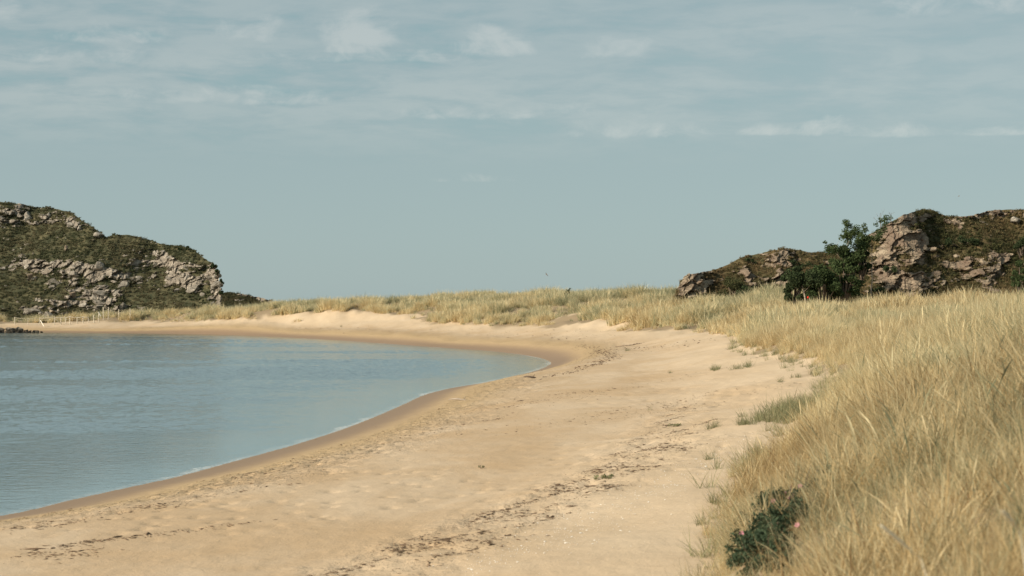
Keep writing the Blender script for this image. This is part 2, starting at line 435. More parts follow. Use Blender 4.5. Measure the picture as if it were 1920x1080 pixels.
def water_material():
    m, t, out = material('water')
    pos = t.new('ShaderNodeNewGeometry').outputs['Position']
    ds = t.attr('ds')
    # wind bands: rough and slick stretches lying along the bay
    bandn = t.noise(t.mapping(pos, (0.012, 0.055, 1), (0, 0, 0.05)), 1.0, 4, 0.6, 0.8)
    ruff = t.lin(t.smooth(bandn, 0.36, 0.62), 0, 1, 0.45, 1.0)
    calm = t.smooth(ds, -0.3, -9.0)
    w1 = t.noise(t.mapping(pos, (1.6, 2.0, 1), (0, 0, 0.35)), 1.0, 3, 0.6, 0.4)
    w2 = t.noise(t.mapping(pos, (5.0, 6.0, 1), (0, 0, 0.25)), 1.0, 3, 0.6, 0.3)
    hgt = t.m('ADD', t.m('MULTIPLY', w1, 0.9), t.m('MULTIPLY', w2, 0.42))
    stren = t.m('MULTIPLY', ruff, t.lin(calm, 0, 1, 0.16, 1.0))
    nrm = t.bump(hgt, stren, 0.12)
    fr = t.new('ShaderNodeFresnel'); fr.inputs['IOR'].default_value = 1.33; t.put(fr.inputs['Normal'], nrm)
    gl = t.new('ShaderNodeBsdfGlossy'); gl.inputs['Roughness'].default_value = 0.13; t.put(gl.inputs['Normal'], nrm)
    gl.inputs['Color'].default_value = (0.80, 0.845, 0.825, 1)
    deep = t.mix(t.smooth(ds, -1.0, -14.0), (0.16, 0.17, 0.15), (0.030, 0.066, 0.073))
    df = t.new('ShaderNodeBsdfDiffuse'); t.put(df.inputs['Color'], deep)
    tr = t.new('ShaderNodeBsdfTransparent'); tr.inputs['Color'].default_value = (0.86, 0.9, 0.9, 1)
    mx = t.new('ShaderNodeMixShader'); t.put(mx.inputs[0], t.smooth(ds, -0.1, -7.0)); t.l.new(tr.outputs[0], mx.inputs[1]); t.l.new(df.outputs[0], mx.inputs[2])
    m2 = t.new('ShaderNodeMixShader'); t.put(m2.inputs[0], fr.outputs[0]); t.l.new(mx.outputs[0], m2.inputs[1]); t.l.new(gl.outputs[0], m2.inputs[2])
    # sky sheen on the thin water film, painted as a broken pale edge
    fn = t.noise(pos, 0.5, 5, 0.65); fl = t.noise(pos, 7.0, 3, 0.7)
    wash = t.m('ADD', ds, t.m('MULTIPLY', t.m('SUBTRACT', fn, 0.5), 1.4))
    fpatch = t.smooth(t.noise(pos, 0.09, 2, 0.5), 0.47, 0.60)
    film_sheen = t.m('MULTIPLY', t.m('MULTIPLY', t.smooth(wash, -0.40, -0.08), t.smooth(fl, 0.42, 0.58)), t.lin(fpatch, 0, 1, 0.22, 0.6))
    fo = t.new('ShaderNodeBsdfDiffuse'); fo.inputs['Color'].default_value = (0.62, 0.62, 0.60, 1)
    m3 = t.new('ShaderNodeMixShader'); t.put(m3.inputs[0], film_sheen); t.l.new(m2.outputs[0], m3.inputs[1]); t.l.new(fo.outputs[0], m3.inputs[2])
    t.l.new(m3.outputs[0], out.inputs[0]); return m

def rock_nodes(t, pos, warm=0.0):
    big = t.noise(pos, 0.7, 5, 0.62, 0.6)
    mid = t.noise(pos, 3.5, 6, 0.66)
    seam = t.noise(t.mapping(pos, (0.5, 0.5, 2.2), (0.25, 0.45, 0.2)), 1.0, 6, 0.7, 0.8)
    crack = t.m('MULTIPLY', t.smooth(t.m('ABSOLUTE', t.m('SUBTRACT', seam, 0.5)), 0.035, 0.0), t.smooth(big, 0.35, 0.55))
    a = (0.165 + 0.01 * warm, 0.14 - 0.015 * warm, 0.112 - 0.022 * warm); b_ = (0.36 - 0.06 * warm, 0.315 - 0.075 * warm, 0.255 - 0.085 * warm)
    c = t.mix(t.smooth(big, 0.35, 0.65), a, b_)
    c = t.mix(t.m('MULTIPLY', t.smooth(mid, 0.56, 0.72), 0.6 - 0.25 * max(warm, 0)), c, (0.50, 0.44 - 0.02 * warm, 0.36 - 0.04 * warm))
    c = t.mix(t.m('MULTIPLY', t.smooth(mid, 0.47, 0.32), 0.55), c, (0.135, 0.11, 0.085))
    c = t.mix(t.m('MULTIPLY', crack, 0.45), c, (0.085, 0.07, 0.055))
    h = t.m('SUBTRACT', t.m('ADD', t.m('MULTIPLY', big, 0.7), t.m('MULTIPLY', mid, 0.45)), t.m('MULTIPLY', crack, 0.25))
    return c, h

def rock_material(name, warm=0.0, weed=False):
    m, t, out = material(name)
    pos = t.new('ShaderNodeNewGeometry').outputs['Position']
    c, h = rock_nodes(t, pos, warm)
    if weed:
        sepz = t.new('ShaderNodeSeparateXYZ'); t.put(sepz.inputs[0], pos)
        zz = t.m('ADD', sepz.outputs[2], t.m('MULTIPLY', t.m('SUBTRACT', t.noise(pos, 1.5, 3), 0.5), 0.5))
        c = t.mix(t.smooth(zz, 0.75, 0.45), c, (0.035, 0.03, 0.022))
    b = t.new('ShaderNodeBsdfPrincipled'); t.put(b.inputs['Base Color'], c); b.inputs['Roughness'].default_value = 0.9
    b.inputs['Specular IOR Level'].default_value = 0.2
    t.put(b.inputs['Normal'], t.bump(h, 0.8, 0.25))
    t.l.new(b.outputs[0], out.inputs[0]); return m

def hill_material(name, warm=0.0, greens=((0.045, 0.05, 0.026), (0.095, 0.088, 0.046)), heath=(0.13, 0.085, 0.05)):
    m, t, out = material(name)
    pos = t.new('ShaderNodeNewGeometry').outputs['Position']
    rk = t.attr('rock')
    c, h = rock_nodes(t, pos, warm)
    n1 = t.noise(pos, 0.35, 5, 0.6); n2 = t.noise(pos, 2.6, 5, 0.65)
    g = t.mix(t.smooth(n1, 0.38, 0.64), greens[0], greens[1])
    g = t.mix(t.m('MULTIPLY', t.smooth(n2, 0.5, 0.68), 0.55), g, heath)
    f = t.smooth(t.m('ADD', rk, t.m('MULTIPLY', t.m('SUBTRACT', n2, 0.5), 0.55)), 0.42, 0.56)
    c = t.mix(f, g, c)
    b = t.new('ShaderNodeBsdfPrincipled'); t.put(b.inputs['Base Color'], c); b.inputs['Roughness'].default_value = 0.92
    b.inputs['Specular IOR Level'].default_value = 0.15
    t.put(b.inputs['Normal'], t.bump(t.m('ADD', t.m('MULTIPLY', f, h), t.m('MULTIPLY', n2, 0.5)), 0.85, 0.3))
    t.l.new(b.outputs[0], out.inputs[0]); return m

def leafy(name, c0, c1, c2, trans=0.25, attr='bt', mid=0.5, extra=None):
    """foliage: colour by leaf (attribute) and by plant (instancer tint), a little light let through"""
    m, t, out = material(name)
    bt = t.attr(attr); tint = t.attr('tint', 'INSTANCER')
    pos = t.new('ShaderNodeNewGeometry').outputs['Position']
    s = t.m('ADD', t.m('MULTIPLY', bt, 0.65), t.m('MULTIPLY', tint, 0.68))
    r = t.new('ShaderNodeValToRGB'); t.put(r.inputs[0], s)
    e = r.color_ramp.elements
    e[0].position = 0.0; e[0].color = (*c0, 1); e[1].position = 1.0; e[1].color = (*c2, 1)
    k = e.new(mid); k.color = (*c1, 1)
    if extra: k = e.new(extra[0]); k.color = (*extra[1:], 1)
    d = t.new('ShaderNodeBsdfDiffuse'); t.put(d.inputs['Color'], r.outputs[0])
    tl = t.new('ShaderNodeBsdfTranslucent'); t.put(tl.inputs['Color'], r.outputs[0])
    mx = t.new('ShaderNodeMixShader'); mx.inputs[0].default_value = trans
    t.l.new(d.outputs[0], mx.inputs[1]); t.l.new(tl.outputs[0], mx.inputs[2])
    t.l.new(mx.outputs[0], out.inputs[0]); return m

SAND = sand_material(); WATER = water_material()
ROCK = rock_material('grey_rock', -0.3); ROCK_W = rock_material('warm_rock', 1.0); ROCK_S = rock_material('shore_rock', 0.2, True)
HILL = hill_material('heath_and_rock'); HILL_R = hill_material('heath_and_warm_rock', 0.9, ((0.05, 0.05, 0.024), (0.12, 0.088, 0.042)), (0.15, 0.09, 0.052))

# ------------------------------------------------------------------ the ground sheet (beach, dunes, land behind)
AY = -12.0                                          # fan centre a little behind the viewer
ang_in = np.radians(np.linspace(-17.5, 17.5, 560))
ang_out = np.radians(np.concatenate([np.linspace(-88, -18, 60)]))
ang = np.concatenate([ang_out, ang_in, -ang_out[::-1]])
rad = np.concatenate([np.geomspace(2.0, 30.0, 45)[:-1], np.geomspace(30.0, 130.0, 500)[:-1], np.geomspace(130.0, 350.0, 150)[:-1], np.geomspace(350, 6000, 30)])
RR, AA = np.meshgrid(rad, ang, indexing='ij')
GX = RR * np.sin(AA); GY = AY + RR * np.cos(AA)
GZ, GDS, GDT = land(GX, GY)
wrm = wrack_mask(GX, GY)
trm = sstep(2.2, 3.6, GDS) * (1 - sstep(5.0, 9.0, GDS)) * (0.55 + 0.45 * sstep(-0.2, 0.4, fbm(GX / 3, GY / 5, octv=2, seed=22)))
gd = GDT + toe_wobble(GX, GY)
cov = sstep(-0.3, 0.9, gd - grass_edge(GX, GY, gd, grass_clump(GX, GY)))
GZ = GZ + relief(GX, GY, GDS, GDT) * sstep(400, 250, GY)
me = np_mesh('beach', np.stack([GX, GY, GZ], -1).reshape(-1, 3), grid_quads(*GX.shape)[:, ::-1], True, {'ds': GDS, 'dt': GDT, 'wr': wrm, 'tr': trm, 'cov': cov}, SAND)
beach = tag(link('beach', me), 'pale sandy beach and dunes curving round the bay', kind='structure')

# ------------------------------------------------------------------ the water
wa = np.radians(np.concatenate([np.linspace(-85, -18, 40), np.linspace(-17.5, 3.5, 420)]))
wrd = np.concatenate([np.geomspace(40, 170, 560)[:-1], np.geomspace(170, 350, 160), np.geomspace(370, 3000, 8)])
RR, AA = np.meshgrid(wrd, wa, indexing='ij')
WX = RR * np.sin(AA); WY = AY + RR * np.cos(AA)
WDS = seg_dist(SHORE, WX.ravel(), WY.ravel()); WDS = np.where(inside(WATER_POLY, WX.ravel(), WY.ravel()), -WDS, WDS)
x_, y_ = WX.ravel(), WY.ravel()
bandw = sstep(-0.25, 0.35, fbm(x_ / 60.0, y_ / 13.0, octv=3, seed=131))
ampw = (0.25 + 0.95 * bandw) * (1 + 0.6 * sstep(8, 30, -WDS)) * sstep(0.5, 12.0, -WDS) * sstep(420, 300, y_)
WZ = ampw * (0.052 * fbm(x_ / 0.50 + 0.2 * y_, y_ / 0.75, octv=2, seed=132) + 0.035 * fbm(x_ / 0.26, y_ / 0.45, octv=2, seed=133) + 0.075 * fbm(x_ / 1.05, y_ / 1.5, octv=2, seed=134))
Q = grid_quads(*WX.shape)[:, ::-1]
keep = WDS[Q].min(1) < 1.2
Q = Q[keep]
used, inv = np.unique(Q, return_inverse=True)
V = np.stack([WX.ravel(), WY.ravel(), WZ], -1)[used]
me = np_mesh('sea', V, inv.reshape(-1, 4), True, {'ds': WDS[used]}, WATER)
tag(link('sea', me), 'calm teal water of the bay', kind='structure')

# ------------------------------------------------------------------ rocky hills
def relief_hill(name, prof, yb_fn, ycrest_guess, rockblobs, mat, ncol, nrow, z0, seed, cot=(2.1, 0.3), noise_s=(9.0, 3.2), amp=0.9, bias=0.0, nose=None, cell=1.6, blob_gain=0.85):
    """a hillside facing the beach: columns along x, rows up the slope; slope is gentle on heath and steep on bare rock.
    prof: skyline as photo pixels; returns mesh arrays"""
    P = []
    for px, py in prof:
        k = (HZ - py) / F
        zc = (CZ + k * (ycrest_guess[0] - ycrest_guess[1] * z0)) / (1 - k * ycrest_guess[1])
        Yc = ycrest_guess[0] + ycrest_guess[1] * (zc - z0)
        P.append(((px - 960) / F * Yc, zc))
    P = np.array(P)
    # equal spacing along the skyline so that the steep nose is as finely divided as the top
    s = np.concatenate([[0], np.cumsum(np.hypot(np.diff(P[:, 0]), np.diff(P[:, 1])))])
    si = np.linspace(0, s[-1], ncol)
    xs = np.interp(si, s, P[:, 0]); zc = np.interp(si, s, P[:, 1])
    zc = zc + 0.22 * fbm(si / 2.2, si * 0 + seed, octv=4, seed=seed)
    v = np.linspace(0, 1, nrow)
    Zv = z0 + (zc[None, :] - z0) * v[:, None]
    Xv = np.repeat(xs[None, :], nrow, 0)
    yb = yb_fn(xs)
    # rockiness in the (x, z) face
    R = 0.5 * fbm(Xv / noise_s[0], Zv / noise_s[1], octv=4, seed=seed + 3) + bias
    Yn = yb[None, :] + 1.5 * (Zv - z0)
    PX = 960 + Xv / Yn * F; PY = HZ - (Zv - CZ) / Yn * F
    for (cx, cy, rx, ry, rot, st) in rockblobs:
        c, sn = math.cos(math.radians(rot)), math.sin(math.radians(rot))
        dx = PX - cx; dy = PY - cy
        u = (dx * c + dy * sn) / rx; vv = (-dx * sn + dy * c) / ry
        R = R + (blob_gain if st > 0 else 1.0) * st * np.exp(-(u * u + vv * vv))
    R = R + 0.75 * fbm(Xv / (noise_s[0] * 0.20), Zv / (noise_s[1] * 0.20), octv=4, seed=seed + 4, gain=0.65)
    R = np.clip(R + 0.35, 0, 1)
    R = sstep(0.40, 0.66, R)
    dz = np.diff(Zv, axis=0, prepend=Zv[:1])
    slope = cot[0] * (1 - R) + cot[1] * R
    Yv = yb[None, :] + np.cumsum(slope * dz, 0)
    g = np.exp(-0.5 * (np.arange(-45, 46) / 15.0) ** 2); g /= g.sum()
    Yp = np.pad(Yv, ((0, 0), (45, 45)), mode='edge')
    Ys = np.stack([np.convolve(row, g, 'valid') for row in Yp])
    Yv = Ys + 0.18 * (Yv - Ys)
    # joints and blocks: tilted facets
    ca, sa = math.cos(0.5), math.sin(0.5)
    U = Xv * ca + Zv * sa; Vv = -Xv * sa + Zv * ca
    wx_ = 0.55 * fbm(U / cell, Vv / cell, octv=4, seed=seed + 9); wy_ = 0.55 * fbm(U / cell, Vv / cell, octv=4, seed=seed + 10)
    d1, d2, idv, gx, gy = worley(U / cell + wx_, Vv / (cell * 0.62) + wy_, seed=seed)
    facet = (idv - 0.5) * 1.1 + 1.5 * gx * (idv - 0.35) - 1.0 * gy
    e1, e2, idw, hx, hy = worley(U / (cell * .4) + wy_ * 1.3, Vv / (cell * 0.27) + wx_ * 1.3, seed=seed + 1)
    facet2 = (idw - 0.5) * 0.8 + 0.5 * hx
    seamd = sstep(0.10, 0.0, d2 - d1)
    disp = amp * R * (0.80 * facet + 0.20 * facet2 - 0.18 * seamd + 0.25 * fbm(U / 0.7, Vv / 0.5, octv=4, seed=seed + 12, gain=0.6))
    soft = (1 - R) * amp * (0.7 * fbm(Xv / 5, Zv / 2.2, octv=3, seed=seed + 5) + 0.25 * fbm(Xv / 1.1, Zv / 0.7, octv=3, seed=seed + 6))
    edge = sstep(0.0, 0.06, v)[:, None]
    Yv = Yv - (disp - soft * 0.6) * edge - R * amp * 0.5
    Zv = Zv + R * 0.18 * amp * facet2
    endw = np.ones(ncol)
    if nose is not None: endw = 1 + 2.2 * (sstep(ncol - 90, ncol - 25, np.arange(ncol)) if nose[0] > 0 else sstep(60, 15, np.arange(ncol)))
    Xv = Xv + R * 0.30 * endw[None, :] * amp * (idv - 0.5 + 0.35 * (idw - 0.5)) * sstep(0.02, 0.1, v)[:, None]
    # the back of the hill
    nb = 10
    back = []
    for k in range(1, nb + 1):
        f = k / nb
        back.append((Xv[-1] * (1 + 26 * f / Yv[-1]) * (1 + 0.03 * f * (1 if prof[0][0] < 900 else -0.0)), Yv[-1] + 26 * f, Zv[-1] * (1 - f * f) + (z0 - 0.5) * f * f))
    Xa = np.vstack([Xv] + [b[0][None] for b in back]); Ya = np.vstack([Yv] + [b[1][None] for b in back]); Za = np.vstack([Zv] + [b[2][None] for b in back])
    Ra = np.vstack([R] + [R[-1:] * 0.4] * nb)
    if nose is not None:                     # turn the end columns back so the end has depth
        n = nose[0]; depth = nose[1]
        sel_ = slice(ncol - n, ncol) if n > 0 else slice(0, -n)
        f = np.linspace(0, 1, abs(n)) if n > 0 else np.linspace(1, 0, abs(n))
        y_old = Ya[:, sel_].copy(); Ya[:, sel_] += (f ** 1.5)[None, :] * depth; Xa[:, sel_] *= Ya[:, sel_] / y_old
    V = np.stack([Xa, Ya, Za], -1)
    me = np_mesh(name, V.reshape(-1, 3), grid_quads(*Xa.shape), False, {'rock': Ra}, mat)
    return me, V, Ra

SKY_L = [(-420, 300), (-250, 330), (-100, 362), (0, 375), (30, 379), (62, 383), (88, 389), (104, 394), (128, 410), (150, 422), (172, 436), (180, 441), (192, 437), (222, 438), (252, 444),
         (300, 458), (322, 460), (352, 465), (364, 468), (367, 475), (385, 486), (400, 492), (411, 503), (417, 520), (421, 545), (424, 580), (426, 596)]
BL = [(150, 508, 95, 17, 10, 0.75), (225, 515, 60, 15, 8, 0.8), (90, 497, 40, 17, -15, 0.6), (285, 478, 70, 11, 22, 0.7), (335, 500, 40, 26, 40, 0.7), (350, 545, 30, 40, 0, 0.6), (400, 525, 22, 60, 0, 0.75), (416, 535, 12, 70, 0, 1.4),
      (225, 540, 40, 16, 0, 0.55), (315, 530, 35, 14, 15, 0.5), (100, 572, 70, 14, -5, 0.45), (60, 545, 60, 18, 0, 0.35), (70, 405, 26, 15, 20, 0.5), (20, 418, 50, 9, 8, 0.5), (130, 418, 40, 8, 33, 0.7), (160, 434, 22, 9, 30, 0.6),
      (15, 453, 35, 12, 5, 0.4), (10, 392, 40, 7, 5, 0.35), (240, 585, 60, 10, 0, 0.4), (30, 500, 50, 12, 0, 0.35), (170, 560, 30, 16, 0, 0.4), (130, 477, 60, 10, 0, -0.6), (190, 460, 90, 12, 10, -0.5), (60, 455, 70, 12, 0, -0.4), (260, 555, 30, 14, 0, -0.3)]
def yb_l(x):
    return 331 - 9 * sstep(-75, -52, x) + 0.02 * (x + 60) ** 2 * 0.05 + 1.2 * fbm(x / 6.0, x * 0, seed=31)
me, HLV, HLR = relief_hill('headland_hill', SKY_L, yb_l, (324, 1.35), BL, HILL, 560, 300, 1.0, 41, cell=2.3, amp=0.95, bias=-0.13, nose=(60, 7), blob_gain=0.6)
headland = tag(link('headland_hill', me), 'rocky heath-covered headland at the far left of the bay', kind='structure')

SKY_A = [(1250, 600), (1258, 575), (1265, 548), (1270, 530), (1276, 517), (1288, 511), (1330, 509), (1352, 502), (1372, 497), (1385, 487), (1400, 481), (1425, 475), (1450, 470), (1465, 467), (1500, 467), (1520, 471), (1560, 472), (1620, 470), (1700, 470), (1800, 480)]
BA = [(1303, 538, 26, 34, 0, 1.0), (1400, 510, 12, 18, -35, 0.6), (1460, 505, 14, 30, -40, 0.65), (1475, 492, 10, 20, -35, 0.5), (1470, 478, 20, 7, 0, 0.45), (1410, 545, 18, 10, 20, 0.5), (1350, 560, 30, 24, 0, -0.4), (1430, 525, 30, 8, 15, 0.3), (1540, 520, 14, 30, 20, 0.4)]
me, HAV, HAR = relief_hill('knoll_hill', SKY_A, lambda x: 194 + 0.0 * x + 0.8 * fbm(x / 4.0, x * 0, seed=35), (196, 1.25), BA, HILL_R, 380, 150, 3.6, 57, cell=1.5, amp=0.75, bias=-0.12, noise_s=(5, 2.2), nose=(-26, 9))
knoll = tag(link('knoll_hill', me), 'lower rocky knoll with a blunt grey end behind the dune grass', kind='structure')

SKY_B = [(1568, 575), (1580, 545), (1588, 515), (1598, 480), (1612, 458), (1624, 441), (1640, 431), (1660, 417), (1680, 405), (1700, 400), (1722, 396), (1745, 392), (1758, 393), (1772, 399), (1790, 404), (1812, 404), (1832, 403), (1842, 398), (1860, 394), (1890, 393), (1920, 391), (1990, 388), (2100, 392), (2250, 400), (2400, 430)]
BB = [(1680, 455, 60, 26, 10, 0.6), (1640, 505, 45, 40, 0, 0.75), (1720, 520, 60, 40, 0, 0.7), (1700, 470, 40, 30, 0, 0.5), (1830, 530, 60, 36, 0, 0.45), (1850, 480, 40, 20, 0, 0.35), (1660, 425, 40, 12, -30, 0.6), (1740, 410, 40, 8, 10, 0.45), (1760, 420, 30, 7, 15, 0.4), (1870, 403, 50, 9, 5, 0.7),
      (1800, 450, 50, 16, 5, -0.9), (1890, 450, 40, 20, 0, -0.8), (1710, 425, 26, 10, 0, -0.3), (1905, 520, 26, 60, 0, -0.5), (1800, 425, 60, 10, 10, -0.3), (1770, 500, 26, 12, 15, 0.5), (2050, 480, 120, 60, 0, 0.2), (1740, 560, 160, 20, 0, 0.25)]
me, HBV, HBR = relief_hill('rocky_hill', SKY_B, lambda x: 164 + 0.8 * fbm(x / 4.0, x * 0, seed=36), (165, 0.95), BB, HILL_R, 500, 290, 3.3, 71, cell=1.5, amp=0.48, bias=-0.12, blob_gain=0.66, noise_s=(5, 2.4), cot=(1.5, 0.35), nose=(-40, 9))
rocky = tag(link('rocky_hill', me), 'high rusty-brown rocky hill behind the dune grass at the right', kind='structure')

SKY_F = [(395, 552), (425, 549), (450, 551), (480, 555), (500, 561), (516, 566), (530, 572)]
me, HFV, HFR = relief_hill('distant_hill', SKY_F, lambda x: 415 + 0.0 * x, (415, 1.5), [(440, 552, 30, 3, 5, 0.5), (490, 562, 14, 4, 20, 0.6)], HILL, 140, 50, 3.0, 83, cell=2.0, amp=0.8, bias=-0.1)
tag(link('distant_hill', me), 'low dark hill just beyond the cliff end of the headland', kind='structure')

# ------------------------------------------------------------------ plants: blades, tufts, leaves
def blades_mesh(name, n, seed, length=(0.5, 1.0), width=0.007, r0=0.12, tilt=(4, 34), bend=(10, 60), wind=0.9, segs=4, heads=0, mat=None):
    """a tuft of curved, tapering blades; local +X is downwind"""
    r = np.random.default_rng(seed)
    phi = r.vonmises(0.0, wind, n) if wind > 0 else r.uniform(-math.pi, math.pi, n)
    L = r.uniform(*length, n) * (1 - 0.35 * r.random(n) ** 3)
    t0 = np.radians(r.uniform(*tilt, n)); bd = np.radians(r.uniform(*bend, n))
    a = r.uniform(0, 2 * math.pi, n); rr = r0 * np.sqrt(r.random(n))
    px = rr * np.cos(a); py = rr * np.sin(a); pz = np.full(n, -0.06)
    tw = r.uniform(-0.9, 0.9, n)
    w0 = width * r.uniform(0.6, 1.25, n)
    hd = np.zeros(n, bool)
    if heads: hd[:heads] = True; L[:heads] *= 1.2; t0[:heads] *= 0.6; bd[:heads] *= 0.5
    rows = []
    for k in range(segs + 1):
        s = k / segs
        th = t0 + bd * s ** 1.4
        if k:
            st = L / segs
            px = px + st * np.sin(th) * np.cos(phi); py = py + st * np.sin(th) * np.sin(phi); pz = pz + st * np.cos(th)
        ww = w0 * (1 - 0.93 * s ** 1.6)
        if heads:
            ww = np.where(hd, width * (0.5 if s < 0.72 else (2.0 if s < 0.95 else 0.5)), ww)
        sx = -np.sin(phi + tw) * ww; sy = np.cos(phi + tw) * ww
        rows.append(np.stack([np.stack([px - sx, py - sy, pz], -1), np.stack([px + sx, py + sy, pz], -1)], 1))
    V = np.stack(rows, 1)                       # n, segs+1, 2, 3
    idx = np.arange(V.shape[0] * V.shape[1] * 2).reshape(V.shape[0], V.shape[1], 2)
    Q = np.stack([idx[:, :-1, 0], idx[:, :-1, 1], idx[:, 1:, 1], idx[:, 1:, 0]], -1).reshape(-1, 4)
    bt = np.clip(r.normal(0.45, 0.28, n), 0, 1); bt[hd] = 0.8
    BT = np.repeat(bt, V.shape[1] * 2)
    return np_mesh(name, V.reshape(-1, 3), Q, True, {'bt': BT}, mat)

def leaf_quads(C, size, r, flat=0.0, aspect=1.7):
    """a small pointed quad at each point of C"""
    n = len(C)
    d = r.normal(size=(n, 3)); d[:, 2] = d[:, 2] * (1 - flat) + 0.25; d /= np.linalg.norm(d, axis=1)[:, None]
    u = np.cross(d, r.normal(size=(n, 3))); u /= np.linalg.norm(u, axis=1)[:, None] + 1e-9
    v = np.cross(d, u)
    s = (size * r.uniform(0.6, 1.35, n))[:, None]
    P = np.stack([C - u * s * aspect * 0.5, C + v * s * 0.42, C + u * s * aspect * 0.5, C - v * s * 0.42], 1)
    return P.reshape(-1, 3), np.arange(n * 4).reshape(n, 4)

def leaf_mesh(name, C, size, seed, mat, flat=0.0, bt=None, aspect=1.7):
    r = np.random.default_rng(seed)
    P, Q = leaf_quads(np.asarray(C), size, r, flat, aspect)
    b = np.repeat(np.clip(r.normal(0.5, 0.25, len(C)), 0, 1) if bt is None else bt, 4)
    return np_mesh(name, P, Q, False, {'bt': b}, mat)

def clump_points(centres, radii, n, r, shell=0.55, flatz=0.8):
    k = r.choice(len(centres), n, p=np.asarray(radii) ** 2.2 / np.sum(np.asarray(radii) ** 2.2))
    d = r.normal(size=(n, 3)); d /= np.linalg.norm(d, axis=1)[:, None]
    q = (shell + (1 - shell) * r.random(n)) * np.asarray(radii)[k]
    p = np.asarray(centres)[k] + d * q[:, None] * np.array([1, 1, flatz])
    return p

def instancer(name, P, rotz, tiltx, scale, idx, tint, templates, mat, label):
    """stuff nobody could count: points that carry copies of a few template tufts"""
    pm = bpy.data.meshes.new(name)
    pm.vertices.add(len(P)); pm.vertices.foreach_set('co', np.asarray(P, np.float32).ravel())
    rot = np.stack([tiltx, np.zeros(len(P)), rotz], -1).astype(np.float32)
    a = pm.attributes.new('rot', 'FLOAT_VECTOR', 'POINT'); a.data.foreach_set('vector', rot.ravel())
    a = pm.attributes.new('scl', 'FLOAT', 'POINT'); a.data.foreach_set('value', np.asarray(scale, np.float32))
    a = pm.attributes.new('tint', 'FLOAT', 'POINT'); a.data.foreach_set('value', np.asarray(tint, np.float32))
    a = pm.attributes.new('pick', 'INT', 'POINT'); a.data.foreach_set('value', np.asarray(idx, np.int32))
    ob = link(name, pm, mat); tag(ob, label, kind='stuff')
    coll = bpy.data.collections.new(name + '_templates')
    for i, tm in enumerate(templates):
        coll.objects.link(bpy.data.objects.new(f'{name}_template_{i:02d}', tm))
    ng = bpy.data.node_groups.new(name + '_scatter', 'GeometryNodeTree')
    ng.interface.new_socket('Geometry', in_out='INPUT', socket_type='NodeSocketGeometry')
    ng.interface.new_socket('Geometry', in_out='OUTPUT', socket_type='NodeSocketGeometry')
    N = ng.nodes; Lk = ng.links
    gi = N.new('NodeGroupInput'); go = N.new('NodeGroupOutput')
    ci = N.new('GeometryNodeCollectionInfo'); ci.inputs['Collection'].default_value = coll
    ci.inputs['Separate Children'].default_value = True; ci.inputs['Reset Children'].default_value = True
    io = N.new('GeometryNodeInstanceOnPoints'); io.inputs['Pick Instance'].default_value = True
    def at(nm, dt):
        n = N.new('GeometryNodeInputNamedAttribute'); n.data_type = dt; n.inputs['Name'].default_value = nm
        return n.outputs['Attribute']
    Lk.new(gi.outputs[0], io.inputs['Points']); Lk.new(ci.outputs[0], io.inputs['Instance'])
    Lk.new(at('pick', 'INT'), io.inputs['Instance Index']); Lk.new(at('scl', 'FLOAT'), io.inputs['Scale'])
    er = N.new('FunctionNodeEulerToRotation'); Lk.new(at('rot', 'FLOAT_VECTOR'), er.inputs[0]); Lk.new(er.outputs[0], io.inputs['Rotation'])
    Lk.new(io.outputs[0], go.inputs[0])
    md = ob.modifiers.new('scatter', 'NODES'); md.node_group = ng
    return ob

STRAW = leafy('dry_marram', (0.36, 0.25, 0.125), (0.70, 0.575, 0.335), (0.28, 0.285, 0.17), 0.45, mid=0.40, extra=(0.62, 0.78, 0.68, 0.44))
STRAW_NEAR = leafy('near_dry_marram', (0.20, 0.122, 0.055), (0.60, 0.46, 0.245), (0.19, 0.205, 0.125), 0.42, mid=0.38, extra=(0.58, 0.72, 0.61, 0.38))
GREEN_GRASS = leafy('green_marram', (0.25, 0.23, 0.12), (0.21, 0.22, 0.125), (0.38, 0.34, 0.20), 0.35)
HEATH = leafy('heather_and_grass', (0.046, 0.055, 0.029), (0.080, 0.087, 0.047), (0.165, 0.138, 0.082), 0.28)
HEATH_R = leafy('heather_and_juniper', (0.042, 0.052, 0.025), (0.082, 0.082, 0.038), (0.22, 0.155, 0.085), 0.28)
LEAF = leafy('tree_leaf', (0.042, 0.064, 0.027), (0.085, 0.115, 0.05), (0.17, 0.19, 0.085), 0.36)
DARKLEAF = leafy('shrub_leaf', (0.034, 0.05, 0.025), (0.066, 0.086, 0.041), (0.14, 0.15, 0.075), 0.34)
ROSELEAF = leafy('rose_leaf', (0.034, 0.054, 0.033), (0.072, 0.10, 0.058), (0.19, 0.18, 0.085), 0.3)
BARK = simple('bark', (0.16, 0.12, 0.09), 0.9, 0.4, 6.0, 0.02)
PALEBARK = simple('pale_bark', (0.34, 0.28, 0.22), 0.9, 0.35, 6.0, 0.02)
WOOD = simple('weathered_wood', (0.52, 0.46, 0.36), 0.9, 0.3, 5.0, 0.01)
PALEWOOD = simple('bleached_wood', (0.58, 0.53, 0.44), 0.9, 0.2, 5.0, 0.01)

